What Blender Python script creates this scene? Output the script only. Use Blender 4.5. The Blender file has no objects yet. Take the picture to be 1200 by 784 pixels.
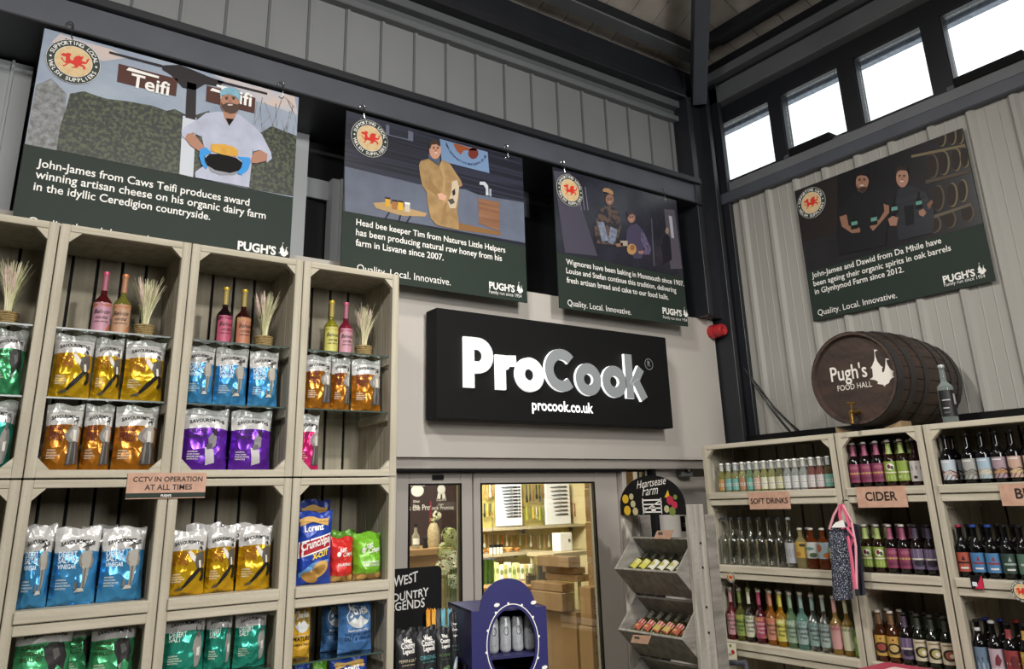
import bpy, bmesh, math, random
from mathutils import Vector, Matrix
rnd = random.Random(7)
SC = bpy.context.scene
COL = SC.collection
# ------------------------------------------------------------------ camera
F, CX, CY = 925.5, 600.0, 302.25
YAW, PITCH, ROLL = 0.626956, 0.300712, -0.029619
CAM = Vector((0, 0, 1.75))
_c, _s = math.cos, math.sin
FWD = Vector((_s(YAW)*_c(PITCH), _c(YAW)*_c(PITCH), _s(PITCH)))
_r = Vector((_c(YAW), -_s(YAW), 0)); _u = _r.cross(FWD)
RGT = _c(ROLL)*_r + _s(ROLL)*_u
UPV = -_s(ROLL)*_r + _c(ROLL)*_u
cd = bpy.data.cameras.new('camera'); cam = bpy.data.objects.new('camera', cd); COL.objects.link(cam)
cam.matrix_world = Matrix(((RGT.x, UPV.x, -FWD.x, CAM.x), (RGT.y, UPV.y, -FWD.y, CAM.y), (RGT.z, UPV.z, -FWD.z, CAM.z), (0, 0, 0, 1)))
cd.sensor_fit = 'HORIZONTAL'; cd.sensor_width = 36; cd.lens = 36*F/1200; cd.shift_y = -(392-CY)/1200; cd.clip_start = .05
SC.camera = cam
def ray(px, py): return RGT*((px-CX)/F) - UPV*((py-CY)/F) + FWD
def atY(px, py, Y): d = ray(px, py); return CAM + d*(Y/d.y)
def atX(px, py, X): d = ray(px, py); return CAM + d*(X/d.x)
def atZ(px, py, Z): d = ray(px, py); return CAM + d*((Z-CAM.z)/d.z)
# ------------------------------------------------------------------ light
w = bpy.data.worlds.new('overcast_sky'); SC.world = w; w.use_nodes = True
w.node_tree.nodes['Background'].inputs[0].default_value = (.93, .97, 1, 1)
w.node_tree.nodes['Background'].inputs[1].default_value = 2.6
def area(name, loc, aim, size, power, col=(1, .96, .9), spread=180):
    l = bpy.data.lights.new(name, 'AREA'); l.energy = power; l.size = size; l.color = col; l.spread = math.radians(spread)
    o = bpy.data.objects.new(name, l); COL.objects.link(o); o.location = loc
    o.rotation_euler = (Vector(aim)-Vector(loc)).to_track_quat('-Z', 'Y').to_euler(); return o
area('ceiling_spot_or_fill', (1.9, -.7, 4.3), (1.4, 3.3, 1.4), .22, 98, spread=125)
area('ceiling_spot_or_fill', (-.5, .6, 4.4), (2.6, 3.8, 1.3), .25, 56, spread=135)
area('ceiling_spot_or_fill', (1.6, 2.3, 4.4), (4.3, 2.4, 1.0), .22, 48, spread=120)
area('ceiling_spot_or_fill', (1.0, -3.2, 3.4), (2.2, 3.4, 1.3), 1.6, 120, (1, .98, .95), 120)  # broad fill lamp added behind the camera to brighten the crate interiors
area('shop_lamp', (2.8, 5.4, 2.74), (2.8, 5.4, 0), 1.4, 105, (1, .96, .86))
area('shop_lamp', (4.4, 7.2, 2.74), (4.6, 9.2, 1.3), 1.2, 520, (1, .97, .88))
SC.view_settings.view_transform = 'Standard'; SC.view_settings.look = 'None'
SC.view_settings.gamma = 1; SC.view_settings.use_curve_mapping = False
SC.view_settings.exposure = -0.6
# ------------------------------------------------------------------ materials
def S(h):
    h = h.lstrip('#'); o = []
    for i in (0, 2, 4):
        c = int(h[i:i+2], 16)/255; o.append(c/12.92 if c <= .04045 else ((c+.055)/1.055)**2.4)
    return (*o, 1)
MATS = {}
def mat(name, hexc, rough=.6, metal=0, var=0, scale=(8, 8, 8), bump=0, bscale=40, hex2=None, spec=.5, emit=0, detail=4, thr=None, kind='noise'):
    if name in MATS: return MATS[name]
    m = bpy.data.materials.new(name); m.use_nodes = True; MATS[name] = m
    nt = m.node_tree; b = nt.nodes['Principled BSDF']; L = nt.links.new
    b.inputs['Base Color'].default_value = S(hexc); b.inputs['Roughness'].default_value = rough
    b.inputs['Metallic'].default_value = metal; b.inputs['Specular IOR Level'].default_value = spec
    if emit:
        b.inputs['Emission Color'].default_value = S(hexc); b.inputs['Emission Strength'].default_value = emit
    if var or hex2 or bump:
        tc = nt.nodes.new('ShaderNodeTexCoord')
    if var or hex2:
        mp = nt.nodes.new('ShaderNodeMapping'); mp.inputs['Scale'].default_value = scale
        L(tc.outputs['Object'], mp.inputs['Vector'])
        n = nt.nodes.new('ShaderNodeTexNoise'); n.inputs['Scale'].default_value = 1; n.inputs['Detail'].default_value = detail
        L(mp.outputs[0], n.inputs['Vector'])
        r = nt.nodes.new('ShaderNodeValToRGB'); e = r.color_ramp.elements
        lo, hi = thr or (.3, .7); e[0].position = lo; e[1].position = hi
        c = S(hexc)
        if hex2: e[0].color = S(hex2); e[1].color = c
        else:
            e[0].color = (*[v*(1-var) for v in c[:3]], 1); e[1].color = (*[min(1, v*(1+var)) for v in c[:3]], 1)
        L(n.outputs['Fac'], r.inputs[0]); L(r.outputs[0], b.inputs['Base Color'])
    if bump:
        if kind == 'voronoi':
            n2 = nt.nodes.new('ShaderNodeTexVoronoi'); n2.feature = 'F1'
            n2.inputs['Scale'].default_value = bscale; out = n2.outputs['Distance']
        else:
            n2 = nt.nodes.new('ShaderNodeTexNoise'); n2.inputs['Scale'].default_value = bscale; n2.inputs['Detail'].default_value = 3; out = n2.outputs['Fac']
        L(tc.outputs['Object'], n2.inputs['Vector'])
        bp = nt.nodes.new('ShaderNodeBump'); bp.inputs['Strength'].default_value = bump; bp.inputs['Distance'].default_value = .01
        L(out, bp.inputs['Height']); L(bp.outputs[0], b.inputs['Normal'])
    return m
def flat(hexc, rough=.55, spec=.3): return mat('print_'+hexc.lstrip('#'), hexc, rough, spec=spec)
def pane_mat(name, tint=(1, 1, 1), gl=.07, rough=.02):
    m = bpy.data.materials.new(name); m.use_nodes = True; nt = m.node_tree; MATS[name] = m
    for n in list(nt.nodes): nt.nodes.remove(n)
    o = nt.nodes.new('ShaderNodeOutputMaterial'); mx = nt.nodes.new('ShaderNodeMixShader')
    t = nt.nodes.new('ShaderNodeBsdfTransparent'); g = nt.nodes.new('ShaderNodeBsdfGlossy')
    t.inputs[0].default_value = (*tint, 1); g.inputs['Roughness'].default_value = rough
    lw = nt.nodes.new('ShaderNodeLayerWeight'); lw.inputs[0].default_value = .5
    mp = nt.nodes.new('ShaderNodeMapRange'); mp.inputs['To Min'].default_value = gl; mp.inputs['To Max'].default_value = min(1, gl*9)
    nt.links.new(lw.outputs['Facing'], mp.inputs['Value']); nt.links.new(mp.outputs[0], mx.inputs[0])
    nt.links.new(t.outputs[0], mx.inputs[1]); nt.links.new(g.outputs[0], mx.inputs[2]); nt.links.new(mx.outputs[0], o.inputs[0])
    return m
pane_mat('pane', (.96, .98, .97), .04)
pane_mat('shelf_glass', (.82, .88, .86), .08)
def liquid(hexc, alpha):   # coloured bottle glass: partly clear, partly solid colour, glossy
    key = 'bottle_'+hexc+str(alpha)
    if key in MATS: return MATS[key]
    m = bpy.data.materials.new(key); m.use_nodes = True; MATS[key] = m
    nt = m.node_tree; b = nt.nodes['Principled BSDF']; o = nt.nodes['Material Output']
    b.inputs['Base Color'].default_value = (*[v*(.6 if .44 < alpha < .9 else 1) for v in S(hexc)[:3]], 1); b.inputs['Roughness'].default_value = .06
    if alpha <= .25: t_ = S(hexc); m2 = pane_mat(key, tuple(.62+.38*v**.4 for v in t_[:3]), .11, .03); return m2
    if alpha < 1:
        t = nt.nodes.new('ShaderNodeBsdfTransparent'); c = S(hexc); t.inputs[0].default_value = (*[.55+.45*min(1, v*1.4) for v in c[:3]], 1)
        mx = nt.nodes.new('ShaderNodeMixShader'); lw = nt.nodes.new('ShaderNodeLayerWeight'); lw.inputs[0].default_value = .35
        mp = nt.nodes.new('ShaderNodeMapRange'); mp.inputs['To Min'].default_value = alpha; mp.inputs['To Max'].default_value = min(1, alpha+(.6 if alpha > .15 else .42))
        nt.links.new(lw.outputs['Facing'], mp.inputs['Value']); nt.links.new(mp.outputs[0], mx.inputs[0])
        nt.links.new(t.outputs[0], mx.inputs[1]); nt.links.new(b.outputs[0], mx.inputs[2]); nt.links.new(mx.outputs[0], o.inputs[0])
    return m
WV = mat('bleached_wood_upright', 'b7b09f', .8, hex2='9b9483', scale=(45, 45, 2.5), bump=.15, bscale=60)
WH = mat('bleached_wood_level', 'bcb5a4', .8, hex2='a09987', scale=(2.5, 45, 45), bump=.15, bscale=60)
WB = mat('bleached_wood_board', 'a39c8b', .85, hex2='8a8371', scale=(30, 30, 1.8), bump=.15, bscale=50)
WALL = mat('painted_plaster', 'b5b0a9', .8, var=.04, scale=(2, 2, 2))
STEEL = mat('dark_steel', '1f2126', .45, metal=.0, var=.12, scale=(6, 6, 6))
STEELG = mat('grey_steel', '4b4e56', .45, var=.1, scale=(4, 4, 4))
TRIM = mat('grey_trim', '6a6d70', .35, var=.1, scale=(3, 3, 3))
CLAD = mat('grey_cladding', '7c7e7f', .6, var=.05, scale=(2, 2, 2))
CLADR = mat('pale_cladding', '9b9993', .6, var=.06, scale=(3, 3, .8))
SEAM = mat('cladding_seam', '5b5d60', .6)
FRAME = mat('door_frame_grey', '9b9690', .5, var=.05, scale=(3, 3, 3))
BLACK = mat('black_gloss', '0a0a0c', .3)
BLACKM = mat('black_matt', '0d0d0e', .7, spec=.2)
WHITE = mat('white_paint', 'e8e6e2', .5)
CHROME = mat('chrome', 'c8c8c8', .2, metal=1)
BRASS = mat('brass', 'b08d4a', .3, metal=1)
TERRA = mat('terracotta_card', 'bd9884', .7, hex2='ab8570', scale=(25, 25, 25), detail=6)
# ------------------------------------------------------------------ mesh helpers
class MB:
    def __init__(s): s.v = []; s.f = []; s.m = []; s.s = []; s.uv = None
    def add(s, vs, fs, m=0, sm=False):
        o = len(s.v); s.v += [tuple(v) for v in vs]
        for f in fs: s.f.append([i+o for i in f]); s.m.append(m); s.s.append(sm)
        return s
    def box(s, x0, y0, z0, x1, y1, z1, m=0):
        x0, x1 = sorted((x0, x1)); y0, y1 = sorted((y0, y1)); z0, z1 = sorted((z0, z1))
        return s.add([(x0, y0, z0), (x1, y0, z0), (x1, y1, z0), (x0, y1, z0), (x0, y0, z1), (x1, y0, z1), (x1, y1, z1), (x0, y1, z1)],
              [(0, 3, 2, 1), (4, 5, 6, 7), (0, 1, 5, 4), (1, 2, 6, 5), (2, 3, 7, 6), (3, 0, 4, 7)], m)
    def prism(s, poly, fa, fb, m=0, ms=None, sm=False):   # outline mapped by two functions, joined by side faces
        n = len(poly); vs = [fa(*p) for p in poly]+[fb(*p) for p in poly]
        s.add(vs, [list(range(n)), list(range(2*n-1, n-1, -1))], m)
        return s.add(vs, [(i, i+n, (i+1) % n+n, (i+1) % n) for i in range(n)], m if ms is None else ms, sm)
    def face(s, pts, m=0): return s.add(pts, [list(range(len(pts)))], m)
    def tube(s, pts, r, n=8, m=0, cap=True):
        pts = [Vector(p) for p in pts]; rs = r if isinstance(r, (list, tuple)) else [r]*len(pts); vs = []; fs = []
        ref = Vector((0, 0, 1))
        for i, p in enumerate(pts):
            d = (pts[min(i+1, len(pts)-1)]-pts[max(i-1, 0)]).normalized()
            a = d.cross(ref if abs(d.dot(ref)) < .95 else Vector((1, 0, 0))).normalized(); b = d.cross(a)
            vs += [p+(a*math.cos(2*math.pi*k/n)+b*math.sin(2*math.pi*k/n))*rs[i] for k in range(n)]
        for i in range(len(pts)-1):
            fs += [(i*n+k, i*n+(k+1) % n, (i+1)*n+(k+1) % n, (i+1)*n+k) for k in range(n)]
        s.add(vs, fs, m, True)
        if cap: s.add(vs, [list(range(n))[::-1], list(range((len(pts)-1)*n, len(pts)*n))], m)
        return s
    def lathe(s, prof, n=20, m=0, a0=0, a1=2*math.pi, fn=None, cap=True):   # (radius, height) pairs around z
        full = abs(a1-a0-2*math.pi) < 1e-6; k = n if full else n+1; vs = []; fs = []
        for r, z in prof:
            for i in range(k):
                a = a0+(a1-a0)*i/n; p = (r*math.sin(a), -r*math.cos(a), z); vs.append(fn(*p) if fn else p)
        for j in range(len(prof)-1):
            for i in range(n):
                i2 = (i+1) % k if full else i+1
                fs.append((j*k+i, j*k+i2, (j+1)*k+i2, (j+1)*k+i))
        s.add(vs, fs, m, True)
        if full and cap:
            if prof[0][0] > 1e-5: s.add(vs[:k], [list(range(k))[::-1]], m)
            if prof[-1][0] > 1e-5: s.add(vs[-k:], [list(range(k))], m)
        return s
    def build(s, name, mats, parent=None, bevel=0, origin=None, sharp=40):
        me = bpy.data.meshes.new(name); root = parent
        while root is not None and root.parent is not None: root = root.parent
        org = Vector(origin) if origin else (root.location.copy() if root is not None and root in WB_ROOTS else Vector((0, 0, 0)))
        me.from_pydata([(v[0]-org.x, v[1]-org.y, v[2]-org.z) for v in s.v], [], s.f)
        me.polygons.foreach_set('material_index', s.m); me.polygons.foreach_set('use_smooth', s.s)
        for m in (mats if isinstance(mats, (list, tuple)) else [mats]): me.materials.append(m)
        if any(s.s): me.set_sharp_from_angle(angle=math.radians(sharp))
        me.update(); o = bpy.data.objects.new(name, me); COL.objects.link(o)
        if parent is not None:
            o.parent = parent
        elif origin: o.location = org
        if bevel:
            b = o.modifiers.new('edge', 'BEVEL'); b.width = bevel; b.segments = 1; b.limit_method = 'ANGLE'
        return o
def tag(o, label=None, cat=None, group=None, kind=None):
    if label: o['label'] = label
    if cat: o['category'] = cat
    if group: o['group'] = group
    if kind: o['kind'] = kind
    return o
def thing(name, loc, label, cat, group=None, rz=0):      # local-coordinate parts
    o = bpy.data.objects.new(name, None); COL.objects.link(o); o.location = loc; o.rotation_euler = (0, 0, rz)
    o.empty_display_size = .05
    return tag(o, label, cat, group)
def wthing(name, loc, label, cat, group=None):           # parts are given in room coordinates
    o = thing(name, loc, label, cat, group); WB_ROOTS.append(o); return o
WB_ROOTS = []
def struct(o): o['kind'] = 'structure'; return o
def copy_tree(o, parent=None):
    c = o.copy(); COL.objects.link(c)
    if parent is not None: c.parent = parent
    for ch in list(o.children): copy_tree(ch, c)
    return c
TCACHE = {}
def glyphs(s, bold=0.0, shear=0.0):
    k = (s, bold, shear)
    if k not in TCACHE:
        cu = bpy.data.curves.new('lettering', 'FONT'); cu.body = s; cu.size = 1; cu.offset = bold; cu.resolution_u = 3; cu.shear = shear
        ob = bpy.data.objects.new('lettering', cu); me = ob.to_mesh()
        vs = [(v.co.x, v.co.y) for v in me.vertices]; fs = [tuple(p.vertices) for p in me.polygons]
        ob.to_mesh_clear(); bpy.data.objects.remove(ob); bpy.data.curves.remove(cu)
        x0 = min(v[0] for v in vs); x1 = max(v[0] for v in vs)
        TCACHE[k] = ([(x-x0, y) for x, y in vs], fs, x1-x0)
    return TCACHE[k]
def write(mb, s, width, fn, m=0, tall=1.0, bold=0.0, shear=0.0, center=False):   # text of a given width, fn maps (x, y) to 3D
    vs, fs, wd = glyphs(s, bold, shear); k = width/wd; dx = -width/2 if center else 0
    mb.add([fn(x*k+dx, y*k*tall) for x, y in vs], fs, m)
def write_h(mb, s, h, fn, m=0, bold=0.0, center=False, tall=1.0):
    vs, fs, wd = glyphs(s, bold); write(mb, s, wd*h, fn, m, tall, bold, 0, center)
def subpoly(poly, cuts, fn):
    bm = bmesh.new(); f = bm.faces.new([bm.verts.new((p[0], p[1], 0)) for p in poly])
    bmesh.ops.triangulate(bm, faces=[f])
    for _ in range(cuts): bmesh.ops.subdivide_edges(bm, edges=bm.edges[:], cuts=1, use_grid_fill=True)
    bm.verts.index_update(); r = ([fn(v.co.x, v.co.y) for v in bm.verts], [[v.index for v in f.verts] for f in bm.faces]); bm.free(); return r
def ell(cx, cy, rx, ry, n=20, a0=0, a1=360, rot=0):
    c, s_ = math.cos(math.radians(rot)), math.sin(math.radians(rot)); o = []
    for i in range(n if a1-a0 >= 360 else n+1):
        a = math.radians(a0+(a1-a0)*i/n); x, y = rx*math.cos(a), ry*math.sin(a); o.append((cx+x*c-y*s_, cy+x*s_+y*c))
    return o
ORD = ['first', 'second', 'third', 'fourth', 'fifth', 'sixth', 'seventh', 'eighth', 'ninth', 'tenth', 'eleventh', 'twelfth', 'thirteenth', 'fourteenth', 'fifteenth', 'sixteenth', 'seventeenth', 'eighteenth']
# ================================================================== the setting
def st(name, mb, mats, bevel=0): return struct(mb.build(name, mats, bevel=bevel))
RX = 4.82
fl = mat('stone_floor', '8d8880', .5, var=.1, scale=(1.5, 1.5, 1.5))
st('floor', MB().box(-4, -5, -.1, 7.2, 9.5, 0), fl)
wb = MB().box(-4, 3.85, 0, 1.95, 4.12, 3.02).box(1.95, 3.85, 2.0, 4.64, 4.12, 3.02).box(3.96, 3.98, 0, 5.1, 4.12, 2.0).box(-4, 4.3, 2.9, 5.2, 4.4, 5.4)
st('wall_back', wb, [WALL])
# recessed band behind the ledge, under the steel beam
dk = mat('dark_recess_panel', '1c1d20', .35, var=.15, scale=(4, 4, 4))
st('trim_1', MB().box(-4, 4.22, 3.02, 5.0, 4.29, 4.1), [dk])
mu = mat('recess_mullion', 'a9aeb1', .5, var=.06, scale=(3, 3, 3))
b = MB().box(-4, 4.12, 3.02, .12, 4.2, 3.86).box(1.46, 4.14, 3.02, 1.54, 4.2, 3.95).box(1.69, 4.12, 3.02, 1.82, 4.2, 3.62).box(1.54, 4.18, 3.5, 1.69, 4.2, 3.62)
for x in (-.07, .03): b.box(x, 4.10, 3.02, x+.012, 4.12, 3.86)
b.box(1.735, 4.10, 3.02, 1.75, 4.12, 3.62)
st('trim_2', b, [mu])
b = MB().box(2.86, 4.14, 3.02, 2.9, 4.2, 3.9).box(3.0, 4.16, 3.02, 3.02, 4.2, 3.9).box(3.08, 4.16, 3.02, 3.1, 4.2, 3.9).box(2.8, 4.19, 3.68, 3.2, 4.21, 3.9)
st('trim_3', b, [STEELG])
# steel beam with the posters hanging from it
b = MB().box(-4, 3.735, 3.885, 4.5, 3.80, 4.045, 0).box(-4, 3.70, 4.045, 4.5, 3.90, 4.09, 1).box(-4, 3.70, 3.872, 4.5, 4.2, 3.885, 1)
st('trim_4', b, [STEELG, STEEL], .004)
# cladding above the beam
b = MB().box(-4, 3.88, 4.06, 4.6, 3.95, 4.64, 0)
x = -3.9
while x < 4.5:
    b.box(x-.006, 3.872, 4.06, x+.006, 3.88, 4.64, 1); b.box(x+.006, 3.868, 4.06, x+.022, 3.88, 4.64, 0); x += .2305
st('trim_5', b, [CLAD, SEAM])
b = MB().box(-4, 3.82, 4.62, 4.5, 3.9, 4.665, 0).box(-4, 3.86, 4.665, 4.5, 3.9, 4.73, 1).box(-4, 3.80, 4.73, 4.5, 3.9, 4.79, 1)
st('trim_6', b, [TRIM, mat('dull_trim', '5c5f62', .45)], .006)
b = MB().box(-4, 3.72, 4.79, 4.62, 3.9, 4.86, 0).box(-4, 3.74, 4.86, 4.62, 3.9, 5.04, 0)
st('trim_7', b, [STEEL], .006)
# corner column
b = MB().box(4.45, 3.72, 3.02, 4.50, 4.0, 5.0).box(4.50, 3.78, 3.02, 4.78, 3.84, 5.0).box(4.66, 3.70, 0, 4.70, 4.0, 5.0).box(4.70, 3.76, 0, 4.86, 3.84, 5.0)
b.box(4.78, 3.68, 2.06, 4.82, 3.98, 5.0)
st('trim_8', b, [STEEL], .003)
# right wall: pale ribbed cladding, sill, clerestory
b = MB().box(RX, -5, 0, RX+.1, 4.0, 3.97, 0)
for y in [3.59, 3.348, 3.108, 2.868, 2.62, 2.376, 2.113, 1.873, 1.63, 1.39, 1.15]:
    b.add([(RX, y+.032, 0), (RX-.022, y+.012, 0), (RX-.022, y-.012, 0), (RX, y-.032, 0), (RX, y+.032, 3.96), (RX-.022, y+.012, 3.96), (RX-.022, y-.012, 3.96), (RX, y-.032, 3.96)],
          [(0, 1, 5, 4), (1, 2, 6, 5), (2, 3, 7, 6)], 0)
    for d in (.085, .16): b.add([(RX, y-d+.005, 0), (RX-.003, y-d, 0), (RX, y-d-.005, 0), (RX, y-d+.005, 3.96), (RX-.003, y-d, 3.96), (RX, y-d-.005, 3.96)], [(0, 1, 4, 3), (1, 2, 5, 4)], 0)
st('wall_right', b, [CLADR])
b = MB().box(RX-.06, -5, 3.94, RX+.14, 3.9, 4.03, 0).box(RX-.02, -5, 4.03, RX+.14, 3.9, 4.12, 1)
st('trim_9', b, [STEELG, mat('sill_grey', '6a6c70', .45, var=.1, scale=(4, 4, 4))], .008)
# clerestory frame in dark steel with four panes
WX = 4.92; zs, ze = 4.17, 4.685
ys = [3.80, 3.29, 3.18, 2.69, 2.565, 2.08, 1.955, 1.46, 1.33, .84, .71, .22]
b = MB().box(WX-.04, -5, ze, WX+.06, 3.95, 4.83).box(WX-.04, -5, 4.1, WX+.06, 3.95, zs)
prev = 3.95
for i in range(0, len(ys), 2):
    b.box(WX-.04, ys[i], zs, WX+.06, prev, ze); prev = ys[i+1]
b.box(WX-.04, -5, zs, WX+.06, prev, ze)
st('trim_10', b, [STEEL])
for i in range(0, len(ys), 2):
    y0, y1 = ys[i+1], ys[i]
    g = st('window_%d' % (i//2+1), MB().box(WX+.01, y0+.012, zs+.012, WX+.016, y1-.012, ze-.012), [MATS['pane']])
    fr = MB()
    for q in ((y0, zs, y1, zs+.007), (y0, ze-.007, y1, ze), (y0, zs, y0+.007, ze), (y1-.007, zs, y1, ze)): fr.box(WX-.03, q[0], q[1], WX+.02, q[2], q[3])
    fr.build('window_frame', [STEEL], g)
# window openers on the sill
for y0, y1 in ((3.12, 2.78), (1.92, 1.52)):
    t = wthing('window_opener', (RX, (y0+y1)/2, 4.12), 'dark box-shaped window opener on the sill under the %s clerestory pane' % ('second' if y0 > 3 else 'fourth'), 'window opener', 'window openers on the high sill')
    MB().box(RX-.02, y1, 4.12, RX+.09, y0, 4.185).build('motor_case', [BLACKM], t, .006)
    MB().box(RX-.01, y0+.001, 4.12, RX+.06, y0+.05, 4.15).build('bracket', [STEELG], t, .004); MB().box(RX+.01, y1-.07, 4.12, RX+.05, y1-.001, 4.145).build('bracket', [STEELG], t, .004)
b = MB().box(RX-.04, -5, 4.82, 5.0, 3.9, 4.965, 0).box(RX-.02, -5, 4.965, 5.0, 3.9, 5.0, 1).box(RX-.10, -5, 5.0, 5.0, 3.95, 5.07, 0).box(RX-.02, -5, 5.07, 5.0, 3.95, 5.2, 1)
st('trim_11', b, [TRIM, STEEL], .006)
st('trim_19', MB().box(5.02, -5, 4.675, 5.08, 3.9, 4.72), [mat('outside_gutter', 'a9b2c5', .5, hex2='7d869a', scale=(30, 30, 30))])
st('trim_12', MB().box(RX-.10, 1.0, 2.08, RX-.02, 3.98, 2.16).box(RX-.09, 3.80, 2.08, RX-.03, 3.98, 2.75), [BLACKM], .004)
# roof: planked slopes rising from both walls, hip rafter and purlins
SL = .5
plank = mat('roof_plank', 'b5aea5', .8, hex2='989188', scale=(6, 6, 6))
zb = lambda y: 5.04+SL*(3.95-y); zr = lambda x: 5.12+SL*(4.95-x)
HY = lambda x: 3.95-(4.95-x)-.16
b = MB(); x = -4.0
while x < 4.9:
    x1 = min(x+.235, 4.95)
    ya, yb = [max(-.5, 3.95-max(0, 4.95-q)*1.0-.0) for q in (x, x1)]
    b.add([(x+.008, 3.95, zb(3.95)), (x1, 3.95, zb(3.95)), (x1, yb, zb(yb)), (x+.008, ya, zb(ya)), (x+.008, 3.95, zb(3.95)+.02), (x1, 3.95, zb(3.95)+.02), (x1, yb, zb(yb)+.02), (x+.008, ya, zb(ya)+.02)],
          [(0, 1, 2, 3), (7, 6, 5, 4), (0, 4, 5, 1), (1, 5, 6, 2), (2, 6, 7, 3), (3, 7, 4, 0)], 0); x = x1
y = -5.0
while y < 3.9:
    y1 = min(y+.235, 3.95)
    xa, xb = [max(.5, 4.95-max(0, 3.95-q)*1.0) for q in (y, y1)]
    b.add([(4.95, y+.008, zr(4.95)), (4.95, y1, zr(4.95)), (xb, y1, zr(xb)), (xa, y+.008, zr(xa)), (4.95, y+.008, zr(4.95)+.02), (4.95, y1, zr(4.95)+.02), (xb, y1, zr(xb)+.02), (xa, y+.008, zr(xa)+.02)],
          [(0, 3, 2, 1), (4, 5, 6, 7), (0, 1, 5, 4), (1, 2, 6, 5), (2, 3, 7, 6), (3, 0, 4, 7)], 0); y = y1
st('ceiling', b.box(-4, -5, 7.32, 5, 4, 7.42, 1), [plank, mat('roof_dark', '55524e', .8)])
off = MB().box(-4, 3.95, 5.0, 5.1, 4.3, 8, 0).box(5.0, -5, 5.0, 5.1, 4.0, 8, 0)
st('trim_13', off, [STEEL])
hb = MB(); a = Vector((4.62, 3.74, 4.86)); d = Vector((-1, -1, SL)).normalized(); sd = Vector((1, -1, 0)).normalized(); upv = sd.cross(d)
if upv.z < 0: upv = -upv
e = a+d*4.6
for p in (a, e): pass
c8 = [q+sd*u*.055+upv*v*.11 for q in (a, e) for u, v in ((-1, -1), (1, -1), (1, 1), (-1, 1))]
hb.add(c8, [(0, 1, 2, 3), (7, 6, 5, 4), (0, 4, 5, 1), (1, 5, 6, 2), (2, 6, 7, 3), (3, 7, 4, 0)])
st('trim_14', hb, [STEELG], .004)
b = MB()
for yy in (3.61, 2.75): b.box(-4, yy-.05, zb(yy)-.12, 4.95-(3.95-yy)-.02, yy+.05, zb(yy)-.02, 0).box(-4, yy-.06, zb(yy)-.13, 4.95-(3.95-yy)-.12, yy+.07, zb(yy)-.115, 1)
st('trim_15', b, [STEEL, TRIM], .004)
b = MB()
for xx in (4.58, 3.7): b.box(xx-.05, -5, zr(xx)-.12, xx+.05, 3.95-(4.95-xx)-.02, zr(xx)-.02, 0).box(xx-.06, -5, zr(xx)-.13, xx+.06, 3.95-(4.95-xx)-.12, zr(xx)-.115, 0)
st('trim_16', b, [STEEL], .004)
st('wall_left', MB().box(-4.1, -5, 0, -4, 9.5, 8), [WALL])
st('wall_front', MB().box(-4, -5.1, 0, 7.2, -5, 8), [WALL])
# ------------------------------------------------------------------ doors to the kitchenware shop
DY = 3.95
st('trim_17', MB().box(1.95, 3.88, 1.94, 4.64, 4.08, 2.0, 0).box(1.95, 3.885, 1.925, 3.68, 4.05, 1.94, 1).box(3.655, 3.9, 0, 3.69, 4.06, 1.94, 0).box(3.94, 3.9, 0, 3.965, 4.06, 1.94, 1), [FRAME, BLACKM], .003)
def leaf(name, x0, x1, gx0, gx1, y, gz0=.12, gz1=1.855, z1=1.925, handle=None):
    g = struct(MB().box(gx0, y+.02, gz0, gx1, y+.028, gz1).build(name, [MATS['pane']]))
    f = MB().box(x0, y, .01, gx0-.006, y+.05, z1).box(gx1+.006, y, .01, x1, y+.05, z1).box(gx0-.006, y, gz1+.006, gx1+.006, y+.05, z1).box(gx0-.006, y, .01, gx1+.006, y+.05, gz0)
    f.build('door_frame', [FRAME], g, .003)
    s_ = MB()
    for q in ((gx0-.012, gx0), (gx1, gx1+.012)): s_.box(q[0], y-.002, gz0, q[1], y+.02, gz1)
    s_.box(gx0-.012, y-.002, gz1, gx1+.012, y+.02, gz1+.01); s_.build('gasket', [BLACK], g)
    return g
g = leaf('door_1', 2.03, 2.535, 2.135, 2.45, DY)
MB().box(2.27, DY-.012, 1.885, 2.34, DY, 1.91).build('lock_plate', [BLACK], g)
leaf('door_2', 2.545, 3.65, 2.60, 3.445, DY)
leaf('door_3', 3.69, 3.94, 3.70, 3.905, DY+.01, .12, 1.925, 1.94)
st('trim_18', MB().box(1.95, 3.9, 0, 2.03, 4.06, 1.94), [FRAME], .003)
# ------------------------------------------------------------------ shop beyond the glass
cream = mat('shop_wall_cream', 'c9b98c', .7); shopf = mat('shop_floor', '9a8a70', .4)
st('wall_shop_back', MB().box(2.0, 8.5, 0, 7.2, 8.6, 2.8), [mat('shop_backboard', 'a99a55', .6, var=.08, scale=(3, 3, 3))])
st('wall_shop_left', MB().box(1.9, 4.2, 0, 2.0, 8.6, 2.8), [cream])
st('wall_shop_right', MB().box(7.0, 4.12, 0, 7.1, 8.6, 2.8), [cream])
st('wall_shop_front', MB().box(4.64, 4.12, 0, 7.0, 4.2, 2.8), [cream])
st('ceiling_shop', MB().box(1.9, 4.12, 2.8, 7.1, 8.6, 2.86), [mat('shop_ceiling', 'e6e0d0', .8)])
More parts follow.
